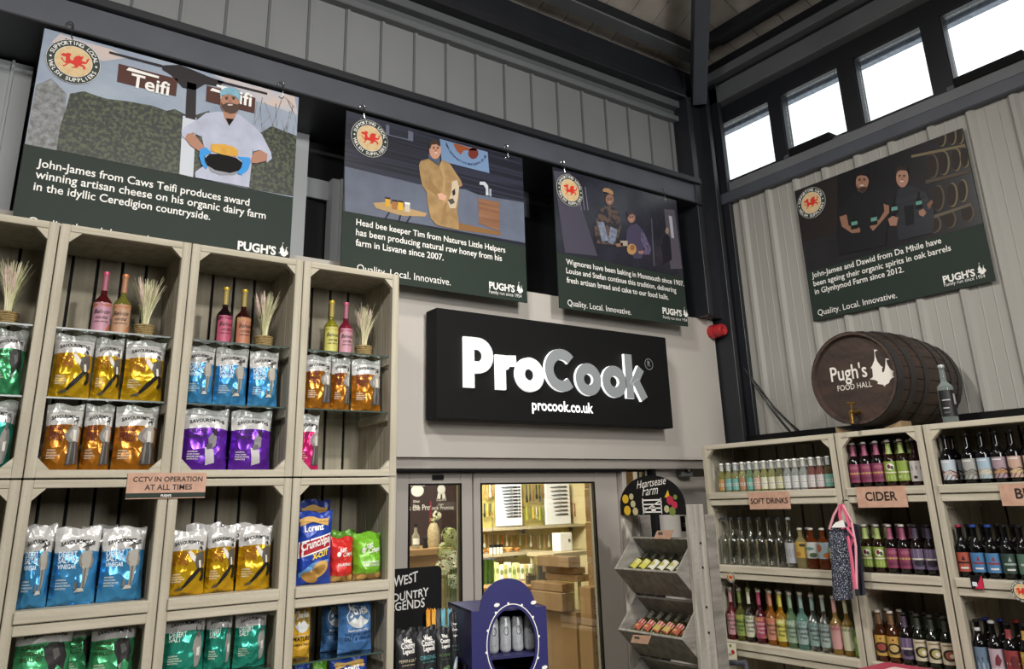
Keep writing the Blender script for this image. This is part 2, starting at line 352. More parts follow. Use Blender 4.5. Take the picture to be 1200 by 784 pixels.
# promise panel: dark partition with white lettering, behind the left door leaf
PY = 6.2
pl = atY(466, 655, PY); pr = atY(553, 600, PY)
t = wthing('partition_panel', ((pl.x+pr.x)/2, PY, 0), 'dark maroon partition wall with white promise lettering seen through the left door', 'partition')
MB().box(pl.x-.3, PY, 0, pr.x+.02, PY+.08, 2.6).build('panel', [mat('maroon_panel', '3a2a2c', .45, var=.2, scale=(1.2, 1.2, 1.2))], t)
lt = MB(); fy = lambda p: (lambda x, y: (p.x+x, PY-.003, p.z+y))
p0 = atY(461, 599, PY); p1 = atY(531, 596, PY)
write(lt, "What's the Pro", (p1.x-p0.x)*.60, fy(p0), 0, 1.15, .012); write(lt, 'Cook Promise', (p1.x-p0.x)*.42, fy(Vector((p0.x+(p1.x-p0.x)*.585, 0, p0.z))), 0, 1.15)
c = atY(489, 575, PY)
for s_ in (ell(0, 0, .062, .05),): lt.face([(c.x+a, PY-.003, c.z+b_) for a, b_ in s_])
for k in range(5): lt.face([(c.x-.06+k*.03+a, PY-.004, c.z+.05+b_) for a, b_ in ell(0, 0, .02, .014, 10)])
p0 = atY(484, 589, PY); write(lt, 'Global', .06, fy(p0), 0, 1.2, .01); p0 = atY(484, 594, PY); write(lt, 'Range', .055, fy(p0), 0, 1.2, .01)
c = atY(517, 575, PY)
lt.face([(c.x+a, PY-.003, c.z+b_) for a, b_ in ell(0, .01, .04, .04)])
for sg in (-1, 1): lt.face([(c.x+a, PY-.003, c.z+b_) for a, b_ in ((sg*.005, -.02), (sg*.035, -.02), (sg*.045, -.075), (sg*.028, -.062), (sg*.012, -.08))])
p0 = atY(511, 587, PY); write(lt, 'Guaranteed', .10, fy(p0)); p0 = atY(513, 592, PY); write(lt, 'Quality', .06, fy(p0))
lt.build('lettering', [WHITE], t)
# counter and what stands on it
CYY = 5.6; ct = atY(500, 648, CYY)
t = wthing('shop_counter', (ct.x, CYY, 0), 'light oak counter standing in front of the dark partition wall', 'counter')
cl = atY(455, 640, CYY).x; cr = atY(533, 640, CYY).x; cz = ct.z+.03
oak = mat('oak', '9a7a50', .5, hex2='9a7444', scale=(3, 30, 30))
MB().box(cl, CYY, cz-.05, cr, CYY+.5, cz).build('worktop', [oak], t, .005)
MB().box(cl+.03, CYY+.03, 0, cr-.03, CYY+.47, cz-.05).build('body', [mat('oak_dark', '8d6c42', .6)], t)
v = atY(508, 628, CYY+.2)
t = thing('stone_vase', (v.x, CYY+.2, cz+.001), 'pale speckled stone vase with white blooms and a red spike on the oak counter', 'vase')
stone = mat('speckled_stone', 'c4b490', .8, hex2='9d8d68', scale=(30, 30, 30), bump=.4, bscale=30)
MB().lathe([(.085, 0), (.10, .1), (.095, .25), (.06, .34), (.05, .36), (.04, .34)], 20).build('vase_body', [stone], t)
fl_ = mat('hydrangea', 'd8dcae', .7, hex2='a7b86a', scale=(25, 25, 25)); flw = mat('hydrangea_white', 'ecebd8', .7, hex2='cfd3a8', scale=(30, 30, 30))
def bloom(parent, c, r, m, name='flower'):
    bm = MB(); R_ = random.Random(int(c[0]*1e4) & 255)
    for _ in range(46):
        d = Vector((R_.gauss(0, 1), R_.gauss(0, 1), R_.gauss(0, 1))).normalized(); q = Vector(c)+d*r*R_.uniform(.75, 1)
        a = d.cross(Vector((0, 0, 1)) if abs(d.z) < .9 else Vector((1, 0, 0))).normalized(); b_ = d.cross(a); k = r*.36
        for aa in range(4):
            th = aa*math.pi/2+R_.random(); e1 = a*math.cos(th)+b_*math.sin(th); e2 = -a*math.sin(th)+b_*math.cos(th)
            bm.add([q, q+e1*k*.6+e2*k*.35+d*k*.1, q+e1*k, q+e1*k*.6-e2*k*.35+d*k*.1], [(0, 1, 2, 3)])
    return bm.build(name, [m], parent)
bloom(t, (.05, -.02, .47), .075, flw); bloom(t, (-.02, .0, .40), .05, fl_)
sp = MB()
for k in range(30):
    z = .36+k*.011; sp.lathe([(.0, z), (.022*(1-k/32)+.006, z+.012), (0, z+.02)], 6, fn=lambda x, y, zz, k=k: (x-.05+.012*math.sin(k*2.4), y+.012*math.cos(k*2.4), zz))
sp.build('red_spike', [mat('red_bloom', '9c1f3c', .7)], t)
t.scale = (.5, .5, .5)
MB().tube([(.05, 0, .34), (.1, 0, .6), (.13, 0, .72)], .004, 6).lathe([(0, .7), (.016, .715), (.0, .74)], 8, fn=lambda x, y, z: (x+.13, y, z)).build('stem', [mat('stem_brown', '6a5a3c', .7)], t)
v = atY(487, 643, CYY+.1)
t = thing('oil_bottle', (v.x, CYY+.1, cz+.001), 'small clear stoppered bottle at the left end of the oak counter', 'bottle')
MB().lathe([(.028, 0), (.03, .01), (.03, .09), (.012, .12), (.012, .16)], 14).build('glass', [liquid('b9b7a5', .35)], t)
MB().lathe([(.013, .155), (.014, .18), (.0, .185)], 10).build('stopper', [BLACKM], t)
MB().lathe([(.0306, .03), (.0306, .075)], 10, a0=-1.2, a1=1.2).build('label', [WHITE], t)
v = atY(497, 650, CYY+.1)
t = thing('pepper_mill', (v.x, CYY+.08, cz+.001), 'tiny dark pepper mill on the oak counter left of the stone vase', 'pepper mill')
MB().lathe([(.02, 0), (.022, .01), (.014, .045), (.02, .07), (.012, .085), (.0, .1)], 12).build('mill_body', [BLACKM], t)
# hydrangeas in a tall glass vase in front
v = atY(527, 668, 4.7)
t = thing('glass_vase', (v.x, 4.7, .921), 'clear glass vase of pale green hydrangeas in front of the oak counter', 'vase')
MB().lathe([(.05, 0), (.055, .01), (.06, .2), (.075, .38)], 20).build('vase_body', [MATS['shelf_glass']], t)
zt = v.z-.92
for dx, dz, r in ((-.03, .12, .055), (.035, .06, .06), (.0, .21, .055), (-.05, .02, .05), (.03, -.07, .05), (.06, .15, .045)):
    bloom(t, (dx, 0, zt+dz), r, fl_ if dz > .1 else flw)
st_ = MB()
for k in range(5): st_.tube([((k-2)*.012, 0, .03), ((k-2)*.02, 0, zt)], .004, 6)
st_.build('stem', [mat('stem_green', '5d7a35', .7)], t)
tt = wthing('display_table', (v.x, 4.7, 0), 'white display table holding the glass vase of hydrangeas', 'table')
MB().box(v.x-.3, 4.5, .88, v.x+.25, 4.95, .92).build('table_top', [WHITE], tt, .004)
for sx in (-.27, .22):
    for sy in (4.53, 4.92): MB().box(v.x+sx-.02, sy-.02, 0, v.x+sx+.02, sy+.02, .88).build('leg', [WHITE], tt)
# back wall of the shop: knife boards, hooks and shelves
BY = 8.5
def span(x0, y0, x1, y1, Y): a = atY(x0, y0, Y); b_ = atY(x1, y1, Y); return min(a.x, b_.x), max(a.x, b_.x), min(a.z, b_.z), max(a.z, b_.z)
steelk = mat('knife_grey', '5a5f66', .4)
for i, (q, nk, lab) in enumerate((((583, 617, 611, 566), 10, 'white display board with ten grey knives and their size marks'), ((641, 615, 667, 566), 8, 'white display board with eight dark knives in falling sizes'))):
    x0, x1, z0, z1 = span(*q, BY-.1); z1 = min(z1, 2.6)
    t = wthing('knife_board', ((x0+x1)/2, BY-.1, z0), lab, 'display board')
    MB().box(x0, BY-.1, z0, x1, BY-.06, z1).build('board', [mat('board_white', 'e4e6ec', .4)], t, .003)
    for k in range(nk):
        z = z1-.05-(z1-z0-.12)*k/nk; kb = MB(); xl = x0+.03+(.03+.010*k if i else .02+.008*k); xm = x0+(x1-x0)*.60; y = BY-.112
        kb.prism([(xl, z), (xm, z+.016), (xm, z-.012), (xl+.03, z-.012)], lambda a, b_: (a, y, b_), lambda a, b_: (a, y+.008, b_))
        kb.box(xm+.012, y, z-.010, x1-.05+(.0 if i else -.02), y+.01, z+.012, 1)
        if not i: kb.box(x1-.055, y, z-.010, x1-.03, y+.01, z+.012, 1)
        kb.build('knife', [steelk, mat('knife_handle', '2b2c30', .5)], t)
cols = ['1e1e20', 'b58a52', 'a4b03c', 'd8b23a', 'c9c2b0', '8a5a34', '3a3a3c', 'd5733a', 'e2dccb', '6f7f3a']
def utensil(x, z, L, kind, hexc, i, Y, lab):
    t = thing('kitchen_utensil', (x, Y, z), lab, 'utensil', 'utensils hanging in the kitchenware shop')
    m = mat('utensil_'+hexc, hexc, .5); MB().tube([(0, -.004, -.004), (0, .0905, -.004)], .003, 5).build('hook', [CHROME], t)
    MB().tube([(0, 0, 0), (0, 0, -L*.6)], .008, 6).build('handle', [m], t)
    if kind == 0: MB().prism(ell(0, -L*.8, .0155, L*.2, 12), lambda a, b_: (a, -.004, b_), lambda a, b_: (a, .004, b_)).build('head', [m], t)
    elif kind == 1: MB().prism([(-.012, -L*.6), (.012, -L*.6), (.0155, -L), (-.0155, -L)], lambda a, b_: (a, -.004, b_), lambda a, b_: (a, .004, b_)).build('head', [m], t)
    else:
        w_ = MB()
        for k in range(4):
            a = k*math.pi/4; w_.tube([(math.cos(a)*.0155*math.sin(s_*math.pi/6), math.sin(a)*.0155*math.sin(s_*math.pi/6), -L*.6-L*.4*s_/6) for s_ in range(7)], .002, 4)
        w_.build('head', [m], t)
kinds = ['spoon', 'spatula', 'whisk']; cname = {'1e1e20': 'black', 'b58a52': 'wooden', 'a4b03c': 'lime', 'd8b23a': 'yellow', 'c9c2b0': 'cream', '8a5a34': 'brown', '3a3a3c': 'dark grey', 'd5733a': 'orange', 'e2dccb': 'white', '6f7f3a': 'olive'}
n = 0
def hang(px0, px1, py, L, cnt, pal, where):
    global n
    for k in range(cnt):
        p = atY(px0+(px1-px0)*(k+.5)/cnt, py, BY-.09); kd = rnd.randrange(3); hx = pal[k % len(pal)]
        utensil(p.x, min(p.z, 2.7), L*rnd.uniform(.8, 1.1), kd, hx, n, BY-.09, '%s %s, %s from left, hanging %s' % (cname[hx], kinds[kd], ORD[min(k, 17)], where)); n += 1
hang(615, 638, 568, .20, 6, ['1e1e20', '3a3a3c', '8a5a34'], 'between the two knife boards, upper row')
hang(615, 638, 594, .17, 6, ['a4b03c', '6f7f3a', 'd8b23a', 'c9c2b0'], 'between the two knife boards, lower row')
hang(566, 579, 566, .18, 4, ['d5733a', 'b58a52', 'c9c2b0'], 'left of the first knife board, upper row')
hang(566, 579, 590, .17, 4, ['1e1e20', 'd8b23a'], 'left of the first knife board, lower row')
hang(671, 692, 566, .20, 5, ['c9c2b0', 'e2dccb', 'b58a52'], 'right of the second knife board, upper row')
hang(671, 690, 590, .17, 4, ['8a5a34', 'b58a52', 'e2dccb'], 'right of the second knife board, lower row')
hang(565, 612, 627, .15, 9, ['e2dccb', 'b58a52', '8a5a34', 'c9c2b0', 'd5733a'], 'under the first knife board')
hang(614, 656, 627, .15, 8, ['b58a52', 'e2dccb', '8a5a34', 'c9c2b0'], 'under the gap and second knife board')
# three shelves of stock
shelfm = mat('shop_shelf_wood', 'a5977a', .6)
def shop_shelf(px0, px1, py, Y, lab):
    a = atY(px0, py, Y); b_ = atY(px1, py, Y)
    t = wthing('wall_shelf', (a.x, Y, a.z), lab, 'shelf'); MB().box(a.x, Y, a.z-.03, b_.x, BY, a.z).build('board', [shelfm], t)
    for k in range(3):
        x = a.x+.1+(b_.x-a.x-.2)*k/2; MB().box(x-.01, BY-.04, a.z-.09, x+.01, BY, a.z-.03).build('bracket', [STEELG], t)
    return a.x, b_.x, a.z
sh1 = shop_shelf(560, 692, 620, 8.2, 'narrow wooden shelf right below the knife boards')
sh2 = shop_shelf(560, 640, 651, 8.0, 'wooden shelf with orange wooden ware, below the hanging utensils')
sh3 = shop_shelf(560, 628, 684, 7.7, 'lowest wooden shelf with small boxed glassware')
def bowl(x, Y, z, r, hexc, lab):
    t = thing('wooden_bowl', (x, Y+.06, z+.001), lab, 'bowl', 'wooden bowls on the shop shelf')
    MB().lathe([(r*.45, 0), (r*.8, r*.35), (r, r*.8), (r*.94, r*.8), (r*.7, r*.35), (0, r*.12)], 18).build('bowl_body', [mat('bowl_'+hexc, hexc, .5)], t)
for k, px in enumerate((568, 579, 589, 599, 609)):
    p = atY(px, 651, 8.12); bowl(p.x, 8.12, sh2[2], (.05, .062, .06, .062, .05)[k], ('b97a3a', 'd98f3c', 'c9862f', 'd9a868', 'b97a3a')[k], 'orange wooden bowl, %s from left on the shelf under the hanging utensils' % ORD[k])
for k in range(4):
    p = atY(575+k*4, 651, 8.06); t = thing('spice_jar', (p.x, 8.05, sh2[2]+.001), 'tiny dark-lidded spice jar, %s of four in front of the wooden bowls' % ORD[k], 'jar', 'spice jars in the shop')
    MB().lathe([(.018, 0), (.02, .01), (.02, .07)], 10).build('jar_body', [mat('jar_pale', 'd6cfb8', .3)], t); MB().lathe([(.021, .07), (.021, .10), (0, .10)], 10).build('lid', [BLACKM], t)
for k in range(11):
    p = atY(571+k*4.9, 684, 7.8); hx = ['e9e4cc', 'c7d08a', 'e6d89a', 'f0ede2', 'd7c27a'][k % 5]
    t = thing('boxed_glass', (p.x, 7.8, sh3[2]+.001), 'small %s gift box of glassware, %s from left on the lowest shop shelf' % ({'e9e4cc': 'cream', 'c7d08a': 'pale green', 'e6d89a': 'pale yellow', 'f0ede2': 'white', 'd7c27a': 'mustard'}[hx], ORD[k]), 'gift box', 'gift boxes on the lowest shop shelf')
    h = rnd.uniform(.14, .2); MB().box(-.025, -.04, 0, .025, .04, h).build('carton', [mat('giftbox_'+hx, hx, .5)], t, .003)
    MB().prism(ell(0, h*.55, .022, .03, 10), lambda a, b_: (a, -.041, b_), lambda a, b_: (a, -.0415, b_)).build('print', [mat('gift_print', '8e9a58', .5)], t)
p = atY(572, 672, 7.0)
t = wthing('hanging_banner', (p.x, 7.0, 1.0), 'narrow green cloth hanging at the left of the kitchenware shelves', 'cloth')
q0, q1, z0, z1 = span(566, 690, 578, 655, 7.0)
gb = MB(); N = 10
vs = [(q0+(q1-q0)*i/N, 7.0+.012*math.sin(i*1.7), z) for z in (z0, z1) for i in range(N+1)]
vs += [(x, y+.006, z) for x, y, z in vs]
gb.add(vs, [(i, i+1, i+N+2, i+N+1) for i in range(N)]+[(i+2*N+2, i+3*N+3, i+3*N+4, i+2*N+3) for i in range(N)], 0, True)
gb.build('cloth', [mat('green_cloth', '5d8a34', .8)], t); MB().tube([(q0-.03, 7.0, z1), (q1+.03, 7.0, z1)], .008, 8).build('rod', [STEELG], t)
for xx in (q0, q1): MB().tube([(xx, 7.0, z1), (xx, 7.0, 2.801)], .003, 5).build('cord', [STEELG], t)
x0, x1, z0, z1 = span(657, 646, 670, 624, 7.6)
t = wthing('boxed_appliance', ((x0+x1)/2, 7.6, z0), 'tall white product box above the cardboard boxes in the shop', 'box')
MB().box(x0, 7.6, z0, x1, 7.75, z1).build('carton', [WHITE], t, .003); MB().box(x1-.06, 7.596, (z0+z1)/2, x1-.03, 7.6, (z0+z1)/2+.03).build('print', [steelk], t)
t = wthing('stock_table', (x0, 7.4, 0), 'dark stock table carrying the white product box', 'table')
MB().box(x0-.3, 7.35, z0-.04, x1+.3, 7.85, z0-.001).build('table_top', [shelfm], t)
for sx in (x0-.27, x1+.24):
    for sy in (7.38, 7.8): MB().box(sx, sy, 0, sx+.03, sy+.03, z0-.04).build('leg', [shelfm], t)
# cardboard boxes piled just inside the door
kraft = mat('kraft_card', '957650', .75, var=.07, scale=(5, 5, 5)); tape = mat('brown_tape', '8a673c', .3); ink = mat('carton_ink', '4a3a26', .7)
def carton(q, Y, dp, lab, z_base=None, lines=0, right=None):
    x0, x1, z0, z1 = span(*q, Y); x0 = max(x0, min(x1-.12, atY(q[0], q[1], Y+dp).x))
    if z_base is not None: z0 = z_base
    t = wthing('cardboard_box', ((x0+x1)/2, Y, z0), lab, 'cardboard box', 'cardboard boxes stacked inside the shop door')
    MB().box(x0, Y, z0, x1, Y+dp, z1).build('carton', [kraft], t, .004)
    xm = (x0+x1)/2; MB().box(xm-.02, Y-.0015, max(z0+.003, z1-.06), xm+.02, Y, z1-.002).box(xm-.02, Y-.001, z1, xm+.02, Y+dp, z1+.001).build('tape', [tape], t)
    if lines:
        for k in range(lines):
            pb = MB(); pb.box(x0+.03, Y-.002, z1-.07-k*(z1-z0-.1)/lines, x0+.03+rnd.uniform(.05, .6)*(x1-x0-.06), Y-.0005, z1-.055-k*(z1-z0-.1)/lines); pb.build('printed_line', [ink], t)
        MB().box(x1-.09, Y-.002, (z0+z1)/2-.05, x1-.03, Y-.0005, (z0+z1)/2+.02).build('address_label', [WHITE], t)
    return z0, z1
BYD = 4.5
zz = .003+carton((688, 784, 709, 733), BYD, .14, 'tall printed cardboard box inside the shop door, lower one at the door edge', 0, 8)[1]
carton((683, 735, 707, 687), BYD, .12, 'tall printed cardboard box inside the shop door, upper one with a small white label', zz+.002, 8)
zq = carton((648, 784, 689, 716), 4.95, .5, 'largest brown cardboard box inside the shop door, half hidden behind the blue stand', 0)[1]
zq = carton((640, 708, 673, 694), 5.0, .4, 'flat cardboard box, lowest of the leaning pile on the largest box', zq+.006)[1]
zq = carton((643, 694, 673, 683), 5.02, .4, 'flat cardboard box, second from bottom of the leaning pile', zq+.004)[1]
zq = carton((655, 683, 690, 673), 5.0, .4, 'flat cardboard box, third from bottom of the leaning pile', zq+.004)[1]
zq = carton((650, 673, 686, 664), 5.04, .4, 'flat cardboard box, fourth from bottom of the leaning pile', zq+.004)[1]
zq = carton((640, 664, 680, 652), 5.0, .4, 'cardboard box on top of the leaning pile inside the door', zq+.004)[1]
x0, x1, z0, z1 = span(686, 700, 720, 560, 5.6); x0 = atY(687, 620, 6.0).x; x1 = x0+.2
zz = 0
for k, h in enumerate((.42, .40, .38, .36, .3, .26)):
    t = wthing('cardboard_box', ((x0+x1)/2, 5.6, zz), 'brown cardboard box, %s from the floor in the tall stack behind the door frame' % ORD[k], 'cardboard box', 'cardboard boxes stacked inside the shop door')
    j = rnd.uniform(-.02, .02); MB().box(x0+j, 5.6, zz, x1+j+.2, 6.0, zz+h-.006).build('carton', [kraft], t, .004)
    MB().box((x0+x1)/2+j, 5.598, zz+.01, (x0+x1)/2+.03+j, 5.6, zz+h-.014).build('tape', [tape], t); zz += h
x0, x1, z0, z1 = span(668, 660, 690, 648, 4.9)
for k, px in enumerate((577, 602, 628)):
    p = atY(px, 700, 6.2)
for k, (px, py, hx, nm) in enumerate(((622, 677, '4b4b46', 'dark grey'), (635, 664, '2f3030', 'black'), (649, 682, 'd8d2c0', 'white'))):
    p = atY(px, py, 6.6); t = thing('storage_canister', (p.x, 6.6, 1.001), '%s storage canister left of the leaning cardboard pile' % nm, 'canister', 'canisters by the cardboard pile')
    h = p.z-.98; MB().lathe([(.05, 0), (.052, .01), (.052, h), (.0, h)], 16).build('can_body', [mat('canister_'+hx, hx, .4)], t); MB().lathe([(.054, h), (.054, h+.02), (0, h+.022)], 16).build('lid', [CHROME], t)
a = atY(615, 690, 6.4)
t = wthing('display_table', (a.x, 6.6, 0), 'oak display table holding the storage canisters inside the shop', 'table')
MB().box(a.x-.3, 6.4, .96, a.x+.5, 6.9, 1.0).build('table_top', [oak], t)
for sx in (-.28, .46):
    for sy in (6.42, 6.86): MB().box(a.x+sx, sy, 0, a.x+sx+.03, sy+.03, .96).build('leg', [oak], t)
# ------------------------------------------------------------------ fixtures on the white wall
c = atY(836, 389, 3.83)
t = wthing('fire_alarm_sounder', (c.x, 3.85, c.z), 'red round fire alarm sounder on the white wall beside the corner column', 'fire alarm')
red = mat('alarm_red', 'a8262b', .4)
ax = lambda x, y, z: (c.x+x, 3.85-z, c.z+y)
MB().lathe([(.05, 0), (.055, .02), (.05, .045)], 24, fn=ax).build('base', [red], t)
MB().lathe([(.042, .045), (.046, .06), (.046, .105), (.038, .12), (.02, .115), (0, .105)], 24, fn=ax).build('horn', [red], t)
c = atY(808, 549, 3.9)
t = wthing('switch_box', (c.x, 3.98, c.z), 'square dark grey switch box on the wall right of the glass doors', 'switch')
MB().box(c.x-.055, 3.92, c.z-.055, c.x+.055, 3.98, c.z+.055).build('case', [TRIM], t, .006)
MB().box(c.x-.022, 3.912, c.z-.03, c.x+.022, 3.92, c.z+.03).build('cover', [STEEL], t, .003)
MB().prism(ell(0, .0, .012, .02, 12), lambda a, b_: (c.x+a, 3.911, c.z+b_), lambda a, b_: (c.x+a, 3.905, c.z+b_)).build('key_symbol', [WHITE], t)
cb = MB()
for k in range(2):
    pts = [atX(872-k*2, 430, RX-.035), atX(885+k*3, 452, RX-.035), atX(903+k*4, 477, RX-.035), atX(918+k*8, 496, RX-.035), atX(928+k*12, 508, RX-.05)]
    cb.tube(pts, .006, 6)
tag(cb.build('electric_cable', [BLACK], origin=pts[0]), 'black twin cable drooping down the pale cladding left of the barrel', 'cable')
# ================================================================== hanging posters
class Plane:
    def __init__(s, kind, D): s.k = kind; s.D = D
    def uv(s, px, py):
        if s.k == 'Y': p = atY(px, py, s.D); return (p.x, p.z)
        p = atX(px, py, s.D); return (-p.y, p.z)
    def fn(s, l):
        if s.k == 'Y': return lambda u, v: (u, s.D-.0008*l, v)
        return lambda u, v: (s.D-.0008*l, -u, v)
def crop(x, y, k): return lambda pts: [(x+a/k, y+b/k) for a, b in pts]
_P1 = Plane('Y', 3.72)
_D0 = _P1.uv(86, 73); _DR = (_P1.uv(118, 81)[0]-_P1.uv(54.3, 66)[0])/2
DRAGON = [((_P1.uv(*q)[0]-_D0[0])/_DR, (_P1.uv(*q)[1]-_D0[1])/_DR) for q in crop(50, 40, 12.07)([(250, 300), (290, 280), (330, 290), (345, 275), (395, 290), (400, 310), (380, 325), (385, 365), (400, 385), (430, 385), (440, 345), (470, 325), (500, 320), (515, 315), (530, 330), (580, 335), (560, 365), (545, 395), (580, 400), (600, 415), (620, 395), (610, 370), (625, 375), (650, 355), (650, 380), (640, 400), (625, 425), (600, 440), (560, 430), (540, 440), (575, 455), (600, 480), (600, 505), (590, 520), (560, 500), (575, 490), (560, 475), (520, 460), (500, 465), (495, 480), (470, 492), (420, 490), (400, 478), (440, 475), (455, 462), (430, 440), (390, 425), (350, 430), (340, 445), (300, 465), (270, 460), (285, 450), (315, 440), (330, 425), (290, 395), (262, 360), (255, 335), (275, 345), (300, 390), (325, 395), (320, 360), (330, 340), (310, 325), (280, 320)])]
_BX = Plane('X', 4.02)
CASTLE_UV = [_BX.uv(*q) for q in crop(1010, 400, 15.68)([(228, 150), (300, 162), (250, 185), (245, 210), (255, 280), (290, 370), (350, 450), (395, 478), (375, 495), (380, 570), (400, 570), (420, 545), (438, 440), (440, 312), (525, 330), (458, 345), (458, 370), (480, 440), (540, 520), (595, 558), (578, 570), (580, 640), (622, 655), (575, 665), (530, 700), (505, 765), (470, 785), (440, 800), (425, 832), (400, 800), (340, 790), (290, 785), (305, 745), (250, 710), (150, 700), (200, 665), (210, 640), (195, 500), (165, 495), (200, 440), (235, 350), (240, 290), (235, 200)])]
_cx0 = min(p[0] for p in CASTLE_UV); _cx1 = max(p[0] for p in CASTLE_UV); _cz0 = min(p[1] for p in CASTLE_UV)
CASTLE = [((u-_cx0)/(_cx1-_cx0), (v-_cz0)/(_cx1-_cx0)) for u, v in CASTLE_UV]
RINGG = flat('2f3a33'); CREAMP = mat('badge_cream', 'd8bf94', .6, hex2='c9ab7c', scale=(60, 60, 60)); DRED = flat('cf3328')
def arc_text(mb, s, c, r, a_mid, span_, h, fn, inward=False, m=0, bold=.02):
    n = len(s); k = 0
    for i, ch in enumerate(s):
        if ch == ' ': continue
        t = (i-(n-1)/2)/(n-1)
        a = math.radians(a_mid+(t*span_ if inward else -t*span_)); rot = a-math.pi/2 if not inward else a+math.pi/2
        vs, fs, wd = glyphs(ch, bold); cr, sr = math.cos(rot), math.sin(rot); o = (c[0]+r*math.cos(a), c[1]+r*math.sin(a))
        mb.add([fn(o[0]+((x-wd/2)*cr-(y-.36)*sr)*h, o[1]+((x-wd/2)*sr+(y-.36)*cr)*h) for x, y in vs], fs, m)
def badge(parent, fnl, c, r, l0=8, solid=0):
    b = MB(); L = lambda k: fnl(l0+k)
    for k, (rr, m) in enumerate(((1, 0), (.985, 1), (.70, 0), (.685, 2))): b.face([L(k)(*p) for p in ell(*c, r*rr, r*rr, 40)], m)
    o = b.build('badge', [WHITE, RINGG, CREAMP], parent)
    d = MB(); d.face([L(5)(c[0]+x*r, c[1]+y*r) for x, y in DRAGON]); d.build('dragon_emblem', [DRED], o)
    t = MB(); arc_text(t, 'SUPPORTING LOCAL', c, r*.84, 90, 150, r*.23, L(5)); arc_text(t, 'WELSH SUPPLIERS', c, r*.84, 270, 140, r*.23, L(5), True)
    for a in (0, 180): t.face([L(5)(*p) for p in ell(c[0]+r*.84*math.cos(math.radians(a)), c[1]+r*.84*math.sin(math.radians(a)), r*.045, r*.045, 8)])
    t.build('lettering', [WHITE], o); return o
GREENB = mat('poster_green', '29332d', .6, var=.04, spec=.2)
def poster(name, P, x0, x1, z0, z1, zphoto, lines, logo, family, badge_c, label, art, hooks, bg):
    f0 = P.fn(0); base = f0((x0+x1)/2, z0)
    t = wthing('hanging_poster', base, label, 'poster', 'supplier posters high on the walls')
    b = MB(); b.prism([(x0, z0), (x1, z0), (x1, z1), (x0, z1)], P.fn(0), P.fn(-8)); b.build('board', [GREENB], t)
    mats = []; mb = MB()
    def put(pts, m, l):
        if m not in mats: mats.append(m)
        q = [P.uv(*p) for p in pts]; q = [(min(max(u, x0+.002), x1-.002), min(max(v, zphoto), z1-.002)) for u, v in q]
        mb.face([P.fn(l)(*p) for p in q], mats.index(m))
    mats.append(bg); mb.face([P.fn(1)(*p) for p in ((x0+.001, zphoto), (x1-.001, zphoto), (x1-.001, z1-.001), (x0+.001, z1-.001))], 0)
    ph = mb; art(put, P, t)
    ph.build('photograph', mats, t)
    lt = MB(); f = P.fn(3)
    for s, a, b_, bold in lines:
        p0, p1 = P.uv(*a), P.uv(*b_); wd = p1[0]-p0[0]; lt = MB()
        write(lt, s, wd, lambda x, y, p0=p0: f(p0[0]+x, p0[1]+y), 0, 1.06, bold); lt.build('slogan_lettering' if bold == 0 else 'text_line', [WHITE], t)
    lt = MB()
    p0, p1 = P.uv(*logo[0]), P.uv(*logo[1]); write(lt, "PUGH'S", p1[0]-p0[0], lambda x, y: f(p0[0]+x, p0[1]+y), 0, 1.05, .035)
    cw = (p1[0]-p0[0])*.28; lt.face([f(p1[0]+.012+x*cw, p0[1]-.004+y*cw) for x, y in CASTLE])
    if family: q0, q1 = P.uv(*family[0]), P.uv(*family[1]); write(lt, 'Family run since 1954', q1[0]-q0[0], lambda x, y: f(q0[0]+x, q0[1]+y), 0, 1.1)
    lt.build('brand_lettering', [WHITE], t)
    c = P.uv(*badge_c[0]); badge(t, P.fn, c, badge_c[1])
    for hx in hooks:
        u, v = P.uv(*hx); h = MB(); g = P.fn(2)
        pts = [g(u+.014*math.cos(a), z1-.02+.014*math.sin(a)) for a in [math.radians(q) for q in range(200, 420, 30)]]+[g(u+.005, z1+.03)]+[g(u-.014*math.cos(a)-.004, z1+.05+.016*math.sin(a)) for a in [math.radians(q) for q in range(180, -60, -30)]]
        h.tube(pts, .003, 6); h.build('hook', [CHROME], t)
    return t
ZT, ZB = 3.86, 2.905
sky = mat('poster_sky', '9aa5b3', .45, hex2='7f8ca1', scale=(4, 4, 6)); hedge = mat('poster_hedge', '434c30', .5, hex2='0e130b', scale=(55, 55, 55), detail=8, thr=(.46, .60))
cloud = mat('poster_cloud', 'c8b3a6', .5, hex2='a9b0c0', scale=(10, 10, 16)); scrub = mat('poster_scrub', '8b8f94', .5, hex2='4d4c46', scale=(44, 44, 44), detail=8)
signb = flat('4c2a22'); lampd = flat('231d20'); postw = flat('c3c8d2'); coat = mat('poster_coat', 'a7acc0', .5, var=.12, scale=(14, 14, 14)); skin = flat('a87a64'); skind = flat('946652')
glove = flat('2f8fd8'); beard = flat('4a352d'); capb = mat('poster_cap', '86b3c4', .5, hex2='5f93ab', scale=(60, 60, 60)); cheese = mat('poster_cheese', 'd9a520', .5, hex2='b98510', scale=(20, 20, 20))
